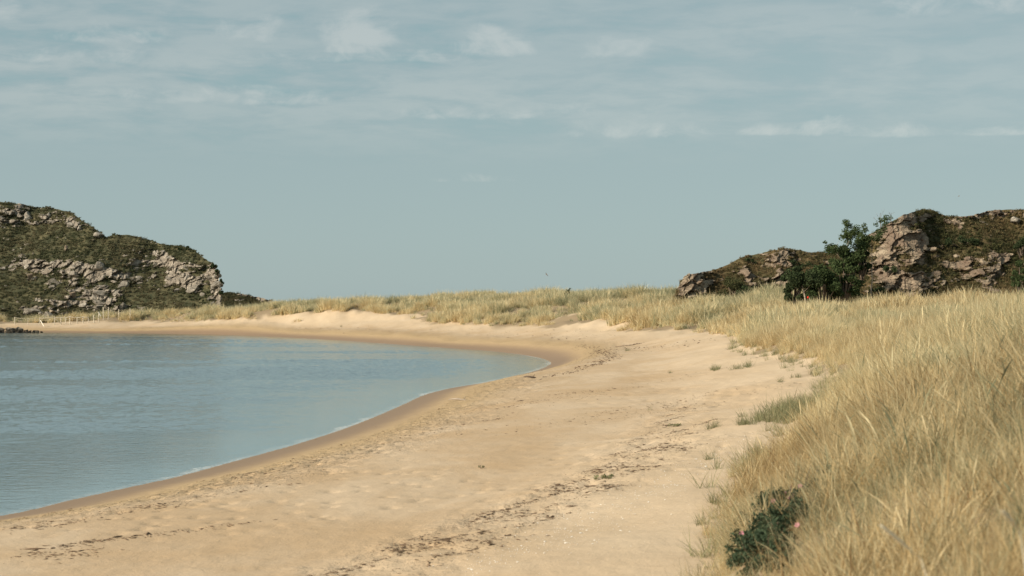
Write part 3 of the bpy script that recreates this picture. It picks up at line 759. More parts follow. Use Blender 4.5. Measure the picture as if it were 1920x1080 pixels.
# ---- marram grass over the dunes
def dune_points(y0, y1, dens, seed, half=19.0, back=46.0):
    r = np.random.default_rng(seed)
    tn = math.tan(math.radians(half)); xa, xb = -tn * y1 - 2, tn * y1 + 2
    n = int(dens * (y1 - y0) * (xb - xa))
    X = r.uniform(xa, xb, n); Y = r.uniform(y0, y1, n)
    k = np.abs(X) < tn * Y + 2.0
    k &= seg_dist(TOE[::4, :2], X, Y) < back
    X = X[k]; Y = Y[k]
    Z, ds, dt = land(X, Y)
    d = dt + toe_wobble(X, Y)
    clump = grass_clump(X, Y)
    edge = grass_edge(X, Y, d, clump)
    k = (d > edge) & (dt > -0.6) & (ds > 2)
    # the headland, the hills: no dune grass inside them
    k &= ~((X < -52) & (Y > 333)) & ~((Y > 197) & (X > 0.0885 * Y) & (X < 60)) & ~((Y > 167) & (X > 0.178 * Y))
    k &= ~((X < -66) & (Y < 325)) & ~((X < -66) & (r.random(len(X)) < 0.5))
    keep = r.random(len(X)) < np.where(Y > 150, np.clip(0.58 + 1.4 * clump, 0.04, 1), np.clip(0.66 + 1.3 * clump, np.where(Y < 34, 0.66, 0.06), 1))
    k &= keep
    return X[k], Y[k], Z[k], d[k], clump[k]

def grass(name, y0, y1, dens, seed, templates, label, wind_dir, jit, sc=(0.8, 1.2), **kw):
    X, Y, Z, d, cl = dune_points(y0, y1, dens, seed, **kw)
    if name == 'foreground_dune_grass':
        k = np.ones(len(X), bool)
        for (cx, cy, cz), rad_ in zip(ROSE_C, ROSE_R):
            k &= (np.hypot(X - cx, Y - cy) > rad_ * 0.95) | (np.random.default_rng(4).random(len(X)) < 0.16)
        X, Y, Z, d, cl = X[k], Y[k], Z[k], d[k], cl[k]
    r = np.random.default_rng(seed + 1); n = len(X)
    patch = fbm(X / 6.0, Y / 9.0, octv=3, seed=66)
    tint = 0.33 + 0.65 * np.clip(patch + 0.10, -0.6, 0.9) + 0.25 * fbm(X / 1.5, Y / 2.0, octv=2, seed=67) + r.normal(0, 0.24, n)
    tint = tint - 0.22 * np.exp(-np.maximum(d, 0) / 1.2) + np.where(Y < 34, 0.22 * r.normal(0, 1, n) - 0.03, 0)
    tint = np.where((Y > 150), tint + 0.17 + 0.30 * sstep(4, 14, d) * sstep(180, 230, Y), tint)
    e_ = 0.12 * (1 + (Y > 150))
    gx_ = (grass_clump(X + e_, Y) - grass_clump(X - e_, Y)) / (2 * e_); gy_ = (grass_clump(X, Y + e_) - grass_clump(X, Y - e_)) / (2 * e_)
    rz = np.arctan2(-gy_ * 1.0 + 0.22 * np.sin(wind_dir), -gx_ * 1.0 + 0.22 * np.cos(wind_dir)) + r.normal(0, jit * 0.6, n)
    tint = tint - 0.30 * cl
    size = r.uniform(*sc, n) * np.clip(0.88 + 0.75 * cl, np.where(Y < 34, 0.74, 0.42), 1.35) * (0.72 + 0.28 * sstep(0, 3, d))
    print(name, n)
    return instancer(name, np.stack([X, Y, Z], -1), rz, r.normal(0, 0.10, n), size, r.integers(0, len(templates), n), np.clip(tint, 0, 1), templates, templates[0].materials[0], label)

# the rose bush sits in the edge of the grass: find its place first
ROSE_PX = [(1392, 1040), (1415, 1012), (1440, 990), (1462, 965), (1492, 945), (1520, 925), (1428, 1040), (1478, 985), (1405, 985), (1545, 908), (1505, 965), (1458, 1020), (1405, 1066), (1442, 1062)]
ROSE_C = [(x, y, z + 0.20) for (x, y, z) in ground_hits(*zip(*ROSE_PX), lift=0.20)]
ROSE_R = [0.24, 0.30, 0.32, 0.34, 0.30, 0.25, 0.30, 0.28, 0.22, 0.22, 0.26, 0.28, 0.26, 0.28]

near_t = [blades_mesh(f'near_tuft_{i}', 60, 100 + i, (0.42, 0.92), 0.0046, 0.15, (4, 46), (10, 85), 0.45, 5, heads=2 if i % 3 == 0 else 0, mat=STRAW_NEAR) for i in range(8)]
near_t += [blades_mesh(f'fallen_tuft_{i}', 34, 150 + i, (0.35, 0.8), 0.0048, 0.2, (50, 84), (-20, 30), 0.0, 4, mat=STRAW_NEAR) for i in range(5)]
mid_t = [blades_mesh(f'mid_tuft_{i}', 62, 200 + i, (0.5, 0.95), 0.0075, 0.17, (4, 40), (10, 65), 0.6, 4, heads=1 if i % 3 == 0 else 0, mat=STRAW) for i in range(8)]
far_t = [blades_mesh(f'far_tuft_{i}', 64, 300 + i, (0.55, 1.05), 0.019, 0.38, (4, 44), (5, 55), 0.6, 3, mat=STRAW) for i in range(8)]
grass('foreground_dune_grass', 5.5, 32, 32, 501, near_t, 'blurred straw-coloured marram grass on the nearest dune face', math.pi * 0.97, 1.0, (0.55, 1.3))
grass('middle_dune_grass', 32, 112, 12.5, 502, mid_t, 'straw-coloured marram grass on the dune face along the beach', math.pi, 0.9, (0.6, 1.35))
grass('distant_dune_grass', 112, 345, 3.6, 503, far_t, 'marram grass tussocks over the dunes round the bay', math.pi * 1.05, 0.8, (0.8, 1.75))

# ---- heath on the hills
def heath_clump(name, seed, mat, rad=0.5, n=46, size=0.16):
    r = np.random.default_rng(seed)
    c = r.normal(0, rad * 0.45, (5, 3)); c[:, 2] = np.abs(c[:, 2]) * 0.25 + 0.03
    P = clump_points(c, np.full(5, rad * 0.5), n, r, 0.4, 0.6)
    return leaf_mesh(name, P, size, seed + 1, mat)
def on_hill(V, R, n, seed, rockmax=0.45, rows=None):
    r = np.random.default_rng(seed)
    nr = V.shape[0] - 10 if rows is None else rows
    W = V[:nr]
    a = np.linalg.norm(np.cross(W[1:, :-1] - W[:-1, :-1], W[:-1, 1:] - W[:-1, :-1]), axis=-1)
    a = a * (R[:nr - 1, :-1] < rockmax)
    k = r.choice(a.size, n, p=(a / a.sum()).ravel())
    i, j = np.unravel_index(k, a.shape)
    u = r.random((n, 1)); v = r.random((n, 1))
    return W[i, j] + u * (W[i + 1, j] - W[i, j]) + v * (W[i, j + 1] - W[i, j])
hc = [heath_clump(f'heath_clump_{i}', 700 + i, HEATH) for i in range(6)]
hc += [blades_mesh(f'heath_tuft_{i}', 40, 760 + i, (0.3, 0.6), 0.02, 0.4, (5, 45), (5, 50), 0.4, 3, mat=HEATH) for i in range(4)]
def heath(name, V, R, n, seed, temps, mat, label, sc, bias=0.0):
    P = on_hill(V, R, n, seed); r = np.random.default_rng(seed + 2)
    t = 0.40 + bias + 0.6 * fbm(P[:, 0] / 5, P[:, 2] / 2.0, octv=3, seed=seed) + r.normal(0, 0.12, n)
    return instancer(name, P, r.uniform(0, 6.28, n), r.normal(0, 0.15, n), r.uniform(*sc, n), r.integers(0, len(temps), n), np.clip(t, 0, 1), temps, mat, label)
heath('headland_heath_vegetation', HLV, HLR, 11000, 801, hc, HEATH, 'dark heather and grass covering the headland', (0.55, 1.25))
heath('distant_heath_vegetation', HFV, HFR, 900, 802, hc, HEATH, 'dark heather on the low hill beyond the headland', (0.7, 1.4))
hr = [heath_clump(f'hill_clump_{i}', 720 + i, HEATH_R, 0.34, 46, 0.085) for i in range(6)]
hr += [blades_mesh(f'hill_tuft_{i}', 44, 780 + i, (0.2, 0.45), 0.011, 0.25, (5, 45), (5, 50), 0.4, 3, mat=HEATH_R) for i in range(4)]
heath('rocky_hill_heath_vegetation', HBV, HBR, 8500, 803, hr, HEATH_R, 'heather and low juniper growing between the rocks of the high hill', (0.5, 1.2), 0.02)
heath('knoll_heath_vegetation', HAV, HAR, 5000, 804, hr, HEATH_R, 'brown heather and grass on the lower knoll', (0.5, 1.1), 0.24)

# ------------------------------------------------------------------ rocks
def rock_mesh(name, seed, mat, sub=2, cuts=13, squash=(1, 1, 0.75)):
    import bmesh
    bm = bmesh.new(); bmesh.ops.create_icosphere(bm, subdivisions=sub, radius=1.0)
    V = np.array([v.co[:] for v in bm.verts]); r = np.random.default_rng(seed)
    for k in range(cuts):
        nrm = r.normal(size=3); nrm /= np.linalg.norm(nrm); d = r.uniform(0.36, 0.70)
        e = np.maximum(V @ nrm - d, 0); V = V - e[:, None] * nrm
    V = V * np.array(squash) * (1 + 0.07 * fbm(V[:, 0] * 2 + seed, V[:, 1] * 2, V[:, 2] * 2, octv=3, seed=seed))[:, None]
    for v, c in zip(bm.verts, V): v.co = c
    me = bpy.data.meshes.new(name); bm.to_mesh(me); bm.free(); me.materials.append(mat)
    return me
def rock_set(mat, seed, n=6, **kw):
    return [rock_mesh(f'rock_form_{seed}_{i}', seed + i, mat, squash=(1, random.uniform(0.7, 1.1), random.uniform(0.5, 0.95)), **kw) for i in range(n)]
RG = rock_set(ROCK, 900); RW = rock_set(ROCK_W, 930); RS = rock_set(ROCK_S, 960)
def rocks_on(parent, V, R, n, seed, forms, size, bare=0.45):
    r = np.random.default_rng(seed)
    P = on_hill(V, 1 - R, n * 3, seed, bare)
    PX = 960 + P[:, 0] / P[:, 1] * F
    k = (PX > -60) & (PX < 1990); P = P[k][:n]
    for p in P:
        o = link('rock', forms[r.integers(len(forms))], None, parent)
        s = r.uniform(*size) * (0.6 + 0.8 * r.random() ** 3)
        o.location = p + np.array([0, 0.1 * s, -0.15 * s]); o.scale = (s * r.uniform(0.8, 1.5), s, s * r.uniform(0.6, 1.0))
        o.rotation_euler = (r.normal(0, 0.3), r.normal(0.2, 0.3), r.uniform(0, 6.28))
rocks_on(headland, HLV, HLR, 110, 71, RG, (0.5, 1.5))
rocks_on(headland, HLV, HLR, 170, 74, RG, (0.25, 0.75), 2.0)
rocks_on(rocky, HBV, HBR, 90, 72, RW, (0.25, 0.75))
rocks_on(rocky, HBV, HBR, 70, 75, RW, (0.12, 0.3), 2.0)
rocks_on(knoll, HAV, HAR, 50, 73, RW, (0.25, 0.6))

def hill_point(V, px, py):
    PX = 960 + V[..., 0] / V[..., 1] * F; PY = HZ - (V[..., 2] - CZ) / V[..., 1] * F
    q = (PX - px) ** 2 + (PY - py) ** 2
    i, j = np.unravel_index(np.argmin(q[:-10]), q[:-10].shape); return V[i, j]
def boulder(V, px, py, w_px, h_px, form, label, group=None, rot=0.0, tilt=0.0, sink=0.1):
    p = hill_point(V, px, py); k = p[1] / F
    o = link('boulder', form); o.scale = (w_px * k * 0.55, w_px * k * 0.5, h_px * k * 0.62)
    o.location = (p[0], p[1] - w_px * k * 0.15, p[2] + h_px * k * (0.5 - sink)); o.rotation_euler = (0, tilt, rot)
    return tag(o, label, 'boulder', group)
stone_f = rock_mesh('standing_stone_form', 990, ROCK_W, 3, 7, (0.8, 0.8, 1.0)); round_f = rock_mesh('round_boulder_form', 995, ROCK, 3, 4, (1, 1, 0.9)); slab_f = rock_mesh('slab_form', 1000, ROCK_W, 3, 10, (1, .8, .8))
GB = 'loose boulders on the headland'
boulder(HLV, 126, 471, 10, 13, stone_f, 'upright pale stone standing alone on the grassy terrace of the headland', GB)
boulder(HLV, 186, 446, 19, 13, round_f, 'rounded grey boulder in the notch of the headland skyline', GB, 0.6)
boulder(HLV, 175, 453, 10, 7, slab_f, 'small flat pale stone just below the notch boulder on the headland', GB, 1.1)
boulder(HLV, 138, 557, 16, 15, slab_f, 'blocky boulder low on the headland slope under the main crag', GB, 0.3)
boulder(HLV, 97, 589, 19, 12, slab_f, 'largest orange-tinted boulder behind the fence at the foot of the headland', GB, 2.0)
boulder(HLV, 77, 593, 11, 8, RW[1], 'small pale boulder beside the largest one behind the fence', GB, 0.5)
boulder(HLV, 58, 523, 14, 16, slab_f, 'pale upright block at the end of the headland crag', GB, 0.2, 0.2)
boulder(HBV, 1904, 419, 20, 15, round_f, 'smooth round boulder perched near the top of the high hill', None, 0.4)
boulder(HBV, 1601, 541, 22, 20, slab_f, 'rounded brown boulder at the foot of the cliff beside the shrubs', None, 0.9)

# ---- the heap of rocks where the beach ends under the headland
r = np.random.default_rng(77)
k = 0
for row in range(3):
    for px in np.arange(-40, 78 - row * 9, 6.5):
        if px > 36 and row == 2: continue
        Y = 304.5 + row * 1.9 + r.uniform(-0.5, 0.5); x = (px + r.uniform(-2, 2) - 960) / F * Y
        z, ds, dt = land(np.array([x]), np.array([Y]))
        s = r.uniform(0.32, 0.72) * (1.35 if row == 2 else 0.95) * (1.0 if px < 40 else 0.7)
        o = link('shore_rock', RS[r.integers(len(RS))]); o.scale = (s * r.uniform(1.0, 1.7), s, s * r.uniform(0.7, 1.0))
        o.location = (x, Y, max(float(z[0]), 0.0) + 0.15 * s + 0.22 * row); o.rotation_euler = (r.normal(0, 0.2), r.normal(0, 0.2), r.uniform(0, 6.3))
        tag(o, ('dark weed-covered rock at the water edge of the far rock heap', 'grey rock in the middle of the heap where the beach ends', 'pale-topped rock along the top of the heap where the beach ends')[row], 'rock', ('rocks at the water edge', 'rocks in the middle of the shore heap', 'rocks along the top of the shore heap')[row])

# ------------------------------------------------------------------ the fence
def tube(pts, radii, sides=6):
    V = []; Q = []
    pts = [Vector(p) for p in pts]
    for i, p in enumerate(pts):
        d = (pts[min(i + 1, len(pts) - 1)] - pts[max(i - 1, 0)]).normalized()
        a = d.orthogonal().normalized(); b = d.cross(a)
        for k in range(sides):
            t = 2 * math.pi * k / sides
            V.append(p + (a * math.cos(t) + b * math.sin(t)) * radii[i])
    for i in range(len(pts) - 1):
        for k in range(sides):
            k2 = (k + 1) % sides
            Q.append((i * sides + k, i * sides + k2, (i + 1) * sides + k2, (i + 1) * sides + k))
    n = len(V)
    V.append(pts[-1] + (pts[-1] - pts[-2]).normalized() * radii[-1] * 0.4)
    T_ = [((len(pts) - 1) * sides + k, (len(pts) - 1) * sides + (k + 1) % sides, n) for k in range(sides)]
    return [tuple(v) for v in V], Q + T_
def tube_obj(name, pts, radii, mat, parent=None, sides=6):
    V, Fc = tube(pts, radii, sides); me = bpy.data.meshes.new(name); me.from_pydata(V, [], Fc); me.materials.append(mat)
    for p in me.polygons: p.use_smooth = True
    return link(name, me, None, parent)
def gz(x, y): return float(land(np.array([x]), np.array([y]))[0][0])

def fence(posts, Ybase, label, rails):
    root = empty('fence'); tag(root, label, 'fence'); tops = []; base = []
    for (px, top, bot, wdt) in posts:
        Y = Ybase; x = (px - 960) / F * Y; zt = CZ + (HZ - top) / F * Y; zb = min(gz(x, Y), CZ + (HZ - bot) / F * Y) - 0.3
        lean = random.uniform(-0.05, 0.05)
        tube_obj('post', [(x, Y, zb), (x + lean * 0.5, Y, (zb + zt) / 2), (x + lean, Y, zt)], [wdt * 1.1, wdt * 1.05, wdt], WOOD, root)
        tops.append(Vector((x + lean, Y, zt))); base.append(Vector((x, Y, zb + 0.3)))
    for (a, b, dz, rad_, nm) in rails:
        for i in range(a, b):
            p, q = tops[i], tops[i + 1]
            p2 = p + Vector((0, -0.09, dz)); q2 = q + Vector((0, -0.09, dz + random.uniform(-0.03, 0.03)))
            mid_ = (p2 + q2) / 2 + Vector((0, 0, -0.02))
            tube_obj(nm, [p2, mid_, q2], [rad_] * 3, WOOD, root, 5)
    return root, tops, base
FP = [(28, 594.5, 606, .07), (52, 597, 606, .05), (74, 596, 608, .06), (102, 594, 608, .075), (114, 595, 608, .085), (123, 594.5, 608.5, .075), (131, 593, 608, .09), (145, 594.5, 608, .085), (156, 593.5, 606, .085), (166, 594, 605, .07), (176, 591, 603, .085), (185, 589, 597, .07)]
f1, tops, base = fence(FP, 317.5, 'weathered wooden fence with rails at the foot of the headland', [(0, 2, -0.10, 0.03, 'wire'), (2, 9, -0.09, 0.06, 'rail'), (0, 11, -0.45, 0.018, 'wire')])
tube_obj('brace', [tops[3] + Vector((0.1, -0.15, -0.3)), base[4] + Vector((-0.05, -0.15, 0.25))], [0.05, 0.05], WOOD, f1)
f2, _, _ = fence([(194, 576, 588, .075), (203, 576, 586, .075), (223, 580, 590, .07), (244, 579, 586, .07)], 322.0, 'four weathered fence posts strung with wire above the dune grass', [(0, 3, -0.15, 0.016, 'wire'), (0, 3, -0.5, 0.016, 'wire')])
def plank(p0, p1, wd, th, label, name='plank'):
    p0, p1 = Vector(p0), Vector(p1); d = p1 - p0; L = d.length; d.normalize()
    sx = d.orthogonal().normalized(); sy = d.cross(sx); V = []
    for t, s in ((0, 1), (0.5, 0.98), (1, 0.94)):
        for a, b in ((-1, -1), (1, -1), (1, 1), (-1, 1)): V.append(p0 + d * L * t + sx * a * wd * s / 2 + sy * b * th * s / 2)
    Fc = [(0, 3, 2, 1), (8, 9, 10, 11)]
    for k in (0, 4):
        for i in range(4): Fc.append((k + i, k + (i + 1) % 4, k + 4 + (i + 1) % 4, k + 4 + i))
    me = bpy.data.meshes.new(name); me.from_pydata([tuple(v) for v in V], [], Fc); me.materials.append(PALEWOOD)
    return tag(link(name, me), label, 'plank')
plank(world_at(75.5, 600.5, 315.5), world_at(82.5, 612, 314.2), 0.13, 0.06, 'bleached plank leaning against the wire fence above the rocks')
plank(world_at(184.5, 585, 316.6), world_at(189, 593, 316.3), 0.16, 0.07, 'short bleached board leaning beside the end post of the railed fence')

# ------------------------------------------------------------------ trees and shrubs
def grow(base, height, seed, lean=(0, 0), levels=3, spread=0.75, n_child=(5, 4), first=0.35, trunk_r=0.11):
    r = random.Random(seed); tubes = []; tips = []
    def branch(p, d, L, rad_, lv):
        pts = [p]; rr = [rad_]; q = p.copy(); dd = d.copy(); n = 5
        for i in range(n):
            dd = (dd + Vector((r.uniform(-1, 1), r.uniform(-1, 1), r.uniform(-0.3, 0.9))) * 0.16).normalized()
            q = q + dd * L / n; pts.append(q.copy()); rr.append(rad_ * (1 - 0.75 * (i + 1) / n))
        tubes.append((pts, rr))
        if lv == 0: tips.append((pts[-1], L)); tips.append((pts[-2], L)); return
        for k in range(n_child[min(levels - lv, len(n_child) - 1)]):
            f = first + (1 - first) * (k + r.random()) / n_child[min(levels - lv, len(n_child) - 1)]
            i = min(int(f * n), n - 1); pp = pts[i].lerp(pts[i + 1], f * n - i)
            a = r.uniform(0, 6.28); side = Vector((math.cos(a), math.sin(a), r.uniform(0.1, 0.8)))
            branch(pp, (dd * (1 - spread) + side * spread).normalized(), L * r.uniform(0.38, 0.6), rr[i] * 0.55, lv - 1)
        tips.append((pts[-1], L * 0.5))
    branch(Vector(base), Vector((lean[0], lean[1], 1)).normalized(), height, trunk_r, levels - 1)
    return tubes, tips
def tubes_mesh(name, tubes, mat, sides=5):
    V = []; Fc = []
    for pts, rr in tubes:
        v, f = tube(pts, rr, sides); o = len(V); V += v; Fc += [tuple(i + o for i in q) for q in f]
    me = bpy.data.meshes.new(name); me.from_pydata(V, [], Fc); me.materials.append(mat)
    for p in me.polygons: p.use_smooth = True
    return me
def tree(base, height, seed, label, leafn, leaf, cl_r, mat=LEAF, bark=PALEBARK, name='tree', cat='tree', group=None, **kw):
    root = empty(name, base); tag(root, label, cat, group)
    tubes, tips = grow((0, 0, 0), height, seed, **kw)
    link('trunk', tubes_mesh('trunk', tubes, bark), None, root)
    r = np.random.default_rng(seed)
    if leafn:
        C = np.array([t[0][:] for t in tips]); R = np.array([cl_r * r.uniform(0.5, 1.3) for t in tips])
        C = C + r.normal(0, cl_r * 0.35, C.shape)
        P = clump_points(C, R, leafn, r, 0.25, 0.8)
        link('crown', leaf_mesh('crown', P, leaf, seed, mat), None, root)
    return root
def shrub(base, size, seed, label, n, leaf, mat=DARKLEAF, lobes=9, group=None, name='shrub', lean=0.0):
    """low bushy plant: several stems and an uneven mass of leaf clumps (size = half width, half depth, height)"""
    root = empty(name, base); tag(root, label, 'shrub', group)
    r = np.random.default_rng(seed)
    C = []; R = []
    for k in range(lobes):
        u = r.uniform(-1, 1); v = r.uniform(-1, 1); h = r.uniform(0.12, 0.9) * (1 - 0.45 * (u * u + v * v) / 2)
        C.append((u * size[0] * (1 - 0.45 * h) + lean * h * size[2], v * size[1], h * size[2])); R.append(r.uniform(0.22, 0.42) * min(size[0], size[2]))
    tubes = [([Vector((c[0] * 0.15, c[1] * 0.15, -0.2)), Vector((c[0] * 0.6, c[1] * 0.6, c[2] * 0.5)), Vector(c)], [0.05 * size[2] ** 0.5, 0.03 * size[2] ** 0.5, 0.012]) for c in C]
    link('stem', tubes_mesh('stem', tubes, BARK), None, root)
    P = clump_points(np.array(C), np.array(R), n, r, 0.35, 0.85)
    P = P[P[:, 2] > -0.1]
    link('foliage', leaf_mesh('foliage', P, leaf, seed, mat), None, root)
    return root
def at_px(px, py, Y, zoff=0.0):
    p = world_at(px, py, Y); p[2] += zoff; return p
def hp(V, px, py, fwd=0.4, dz=-0.1):
    p = hill_point(V, px, py).copy(); p[1] -= fwd; p[2] += dz; return p

GT = 'trees and shrubs at the foot of the high hill'
tree(at_px(1590, 568, 162.2), 4.7, 21, 'slender tree whose airy top stands against the sky beside the high hill', 5200, 0.105, 0.46, group=GT, lean=(0.0, 0), trunk_r=0.10, first=0.38, spread=0.70, n_child=(13, 4))
tree(at_px(1634, 568, 162.6), 4.8, 24, 'thin birch leaning from the cliff with a tuft of leaves at its top', 2600, 0.105, 0.42, group=GT, lean=(-0.10, 0), trunk_r=0.08, first=0.55, spread=0.6, n_child=(8, 4))
tree(at_px(1511, 568, 160), 2.0, 27, 'dense low tree with a pale forked trunk rising from the dune grass', 3600, 0.12, 0.5, mat=DARKLEAF, group=GT, lean=(-0.2, 0), trunk_r=0.10, first=0.45, spread=0.85)
shrub(at_px(1488, 568, 161), (1.1, 0.8, 3.7), 31, 'dark green shrub beside the pale forked trunk', 5200, 0.14, group=GT, lobes=15)
shrub(at_px(1545, 568, 160.6), (1.7, 0.9, 3.5), 33, 'broad bright green bush spreading at the foot of the cliff', 6800, 0.14, LEAF, 24, GT)
shrub(at_px(1580, 568, 161.6), (1.6, 0.9, 5.3), 35, 'tall leafy bush climbing the rock below the slender tree', 8500, 0.14, LEAF, 28, GT, lean=0.1)
shrub(at_px(1616, 520, 162.4), (0.85, 0.6, 3.2), 37, 'dark bush on the cliff shoulder below the thin birch', 4200, 0.13, DARKLEAF, 17, GT)
shrub(hp(HBV, 1640, 552, 0.7, -0.6), (0.9, 0.6, 1.7), 39, 'dark juniper in front of the cliff just above the dune grass', 1700, 0.10, DARKLEAF, 9, GT)
shrub(hp(HBV, 1665, 512, 0.4, -0.3), (0.75, 0.5, 1.1), 41, 'small juniper in a cleft halfway up the cliff', 1000, 0.09, DARKLEAF, 8, GT)
shrub(hp(HBV, 1908, 540, 0.9, -0.6), (0.9, 0.8, 3.2), 43, 'tall green bush against the hill at the edge of the picture', 3000, 0.11, LEAF, 13, GT)
shrub(hp(HBV, 1912, 470, 0.6, -0.6), (1.0, 0.8, 1.9), 45, 'grey-green bush higher up the hill at the edge of the picture', 1900, 0.10, DARKLEAF, 9, GT)
shrub(hp(HBV, 1800, 455, 0.3, -0.3), (1.6, 0.8, 0.9), 46, 'spreading dark juniper mat in the middle of the high hill', 2200, 0.10, DARKLEAF, 11, GT)
GK = 'bushes on the lower knoll'
shrub(hp(HAV, 1372, 548, 0.6, -0.5), (2.0, 0.9, 2.0), 47, 'olive green bush beside the blunt rock end of the knoll', 3400, 0.12, HEATH_R, 12, GK)
shrub(hp(HAV, 1400, 556, 0.8, -0.4), (1.3, 0.8, 1.5), 49, 'darker green bush to the tree side of the olive one on the knoll', 2000, 0.12, DARKLEAF, 10, GK)
shrub(hp(HAV, 1404, 492, 0.3, -0.2), (0.8, 0.5, 0.6), 51, 'small dark juniper on the upper slope of the knoll', 700, 0.10, DARKLEAF, 6, GK)
shrub(hp(HAV, 1500, 500, 0.5, -0.4), (1.5, 0.7, 1.3), 53, 'dull green bush on the knoll slope above the dense low tree', 1800, 0.12, DARKLEAF, 9, GK)
# bare twigs on the skyline of the high hill
for (px, py, h, sd, lb) in ((1650, 428, 1.5, 61, 'bare dead sapling on the skyline beside the thin birch'), (1668, 415, 0.9, 62, 'low leafless twiggy bush on the brow of the high hill')):
    tree(hp(HBV, px, py, 0.2, -0.1), h, sd, lb, 0, 0, 0, bark=BARK, name='dead_sapling' if h > 1 else 'twiggy_bush', cat='dead tree' if h > 1 else 'bush', trunk_r=0.035, first=0.3, spread=0.7)
# the float or cap seen as a red dot under the trees is left as a small round float
GD = 'dark shrubs among the far dunes'
def dune_hit(px, py, lift=0.0): return ground_hits([px], [py], lo=20, lift=lift)[0]
def dune_y(px, Y): x = (px - 960) / F * Y; return (x, Y, gz(x, Y))
shrub(dune_y(973, 247), (1.0, 0.8, 1.0), 63, 'dark round shrub in the grass of the middle dunes', 900, 0.14, DARKLEAF, 8, GD)
shrub(dune_y(1045, 250), (1.3, 0.8, 1.0), 65, 'low dark juniper on the dune crest beside the sapling', 900, 0.14, DARKLEAF, 8, GD)
shrub(dune_y(693, 292), (1.3, 0.9, 1.0), 67, 'dark shrub on the dune top above the bare sand chute', 700, 0.15, DARKLEAF, 7, GD)
shrub(dune_y(1335, 186), (0.9, 0.6, 0.7), 68, 'dark scrub in the grass below the blunt end of the knoll', 800, 0.11, DARKLEAF, 7, GD)
shrub(dune_y(932, 249), (0.9, 0.7, 0.8), 70, 'small dark shrub near the round one in the middle dunes', 500, 0.14, DARKLEAF, 7, GD)
p = dune_y(898, 233.5); shrub(p, (1.0, 0.7, 0.75), 69, 'dark tangled plant at the foot of the dune above bare sand', 900, 0.10, HEATH, 9, None, lean=0.5)
tree(dune_y(1063, 249), 1.75, 71, 'thin young conifer sapling poking above the dune skyline', 260, 0.13, 0.16, mat=DARKLEAF, name='sapling', cat='sapling', trunk_r=0.03, first=0.15, spread=0.8)
GS = 'bushes clinging to the cliff end of the headland'
for (px, py, sz, sd, lb) in ((411, 512, (0.6, 0.6, 1.3), 81, 'bush at the top corner of the headland cliff'), (416, 530, (0.5, 0.5, 1.4), 82, 'bush on the outer edge halfway up the headland cliff'), (402, 500, (0.9, 0.6, 1.0), 83, 'low bush crowning the brow of the headland cliff'), (417, 549, (0.5, 0.5, 1.0), 84, 'lowest bush on the outer edge of the headland cliff'), (345, 466, (1.2, 0.8, 0.8), 85, 'dark bush on the skyline step of the headland')):
    shrub(hp(HLV, px, py, 0.3, -0.3), sz, sd, 'dark ' + lb if not lb.startswith('dark') else lb, 700, 0.19, DARKLEAF, 7, GS)

# a small red dot at the trunk foot
import bmesh
bm = bmesh.new(); bmesh.ops.create_uvsphere(bm, u_segments=14, v_segments=10, radius=0.085)
for v in bm.verts:
    if v.co.z > 0.06: v.co.z += (v.co.z - 0.06) * 1.5
me = bpy.data.meshes.new('float'); bm.to_mesh(me); bm.free(); me.materials.append(simple('red_plastic', (0.55, 0.03, 0.015), 0.5, 0.1))
o = link('float', me); o.location = at_px(1515, 558, 158.5); tag(o, 'tiny bright red object at the foot of the pale forked trunk', 'float')

# ------------------------------------------------------------------ the rose bush in the foreground grass
root = empty('rose_bush', (ROSE_C[2][0], ROSE_C[2][1], ROSE_C[2][2] - 0.25)); tag(root, 'low dark green wild rose bush with pink flowers at the grass edge', 'bush')
o3 = np.array(root.location); r = np.random.default_rng(91)
C = np.array(ROSE_C) - o3; R = np.array(ROSE_R)
stems = []
for c in C:
    for k in range(3):
        d = Vector(r.normal(0, 0.12, 3)); stems.append(([Vector((c[0] * 0.5, c[1] * 0.5, -0.1)), Vector(c) * 0.8 + d * 0.5, Vector(c) + d + Vector((0, 0, 0.1))], [0.01, 0.007, 0.004]))
link('stem', tubes_mesh('stem', stems, BARK, 4), None, root)
cc = []; cr = []
for c, q in zip(C, R):
    for k in range(9):
        d = r.normal(size=3); d /= np.linalg.norm(d); cc.append(c + d * q * r.uniform(0.4, 0.85)); cr.append(q * r.uniform(0.28, 0.5))
P = clump_points(np.array(cc), np.array(cr), 18000, r, 0.3, 0.85)
link('foliage', leaf_mesh('foliage', P, 0.027, 92, ROSELEAF, 0.3, aspect=1.5), None, root)
PINK = simple('pink_petal', (0.60, 0.25, 0.33), 0.6, 0.25, 30.0)
pv = []; pf = []
for k in range(5):
    a = k * 2 * math.pi / 5; b = len(pv)
    for (rd, wd, z) in ((0.004, 0.0, 0.0), (0.018, 0.55, 0.006), (0.030, 0.48, 0.012), (0.034, 0.0, 0.010)):
        for s in ((0,) if wd == 0 else (-1, 1)):
            pv.append((rd * math.cos(a + s * wd), rd * math.sin(a + s * wd), z))
    pf += [(b, b + 1, b + 2), (b + 1, b + 3, b + 4, b + 2), (b + 3, b + 5, b + 4)]
fm = bpy.data.meshes.new('flower'); fm.from_pydata(pv, [], pf); fm.materials.append(PINK)
FL_PX = [(1400, 1028), (1404, 1038), (1450, 940), (1457, 957), (1470, 925), (1478, 933), (1500, 912), (1495, 985), (1430, 968), (1390, 1000)]
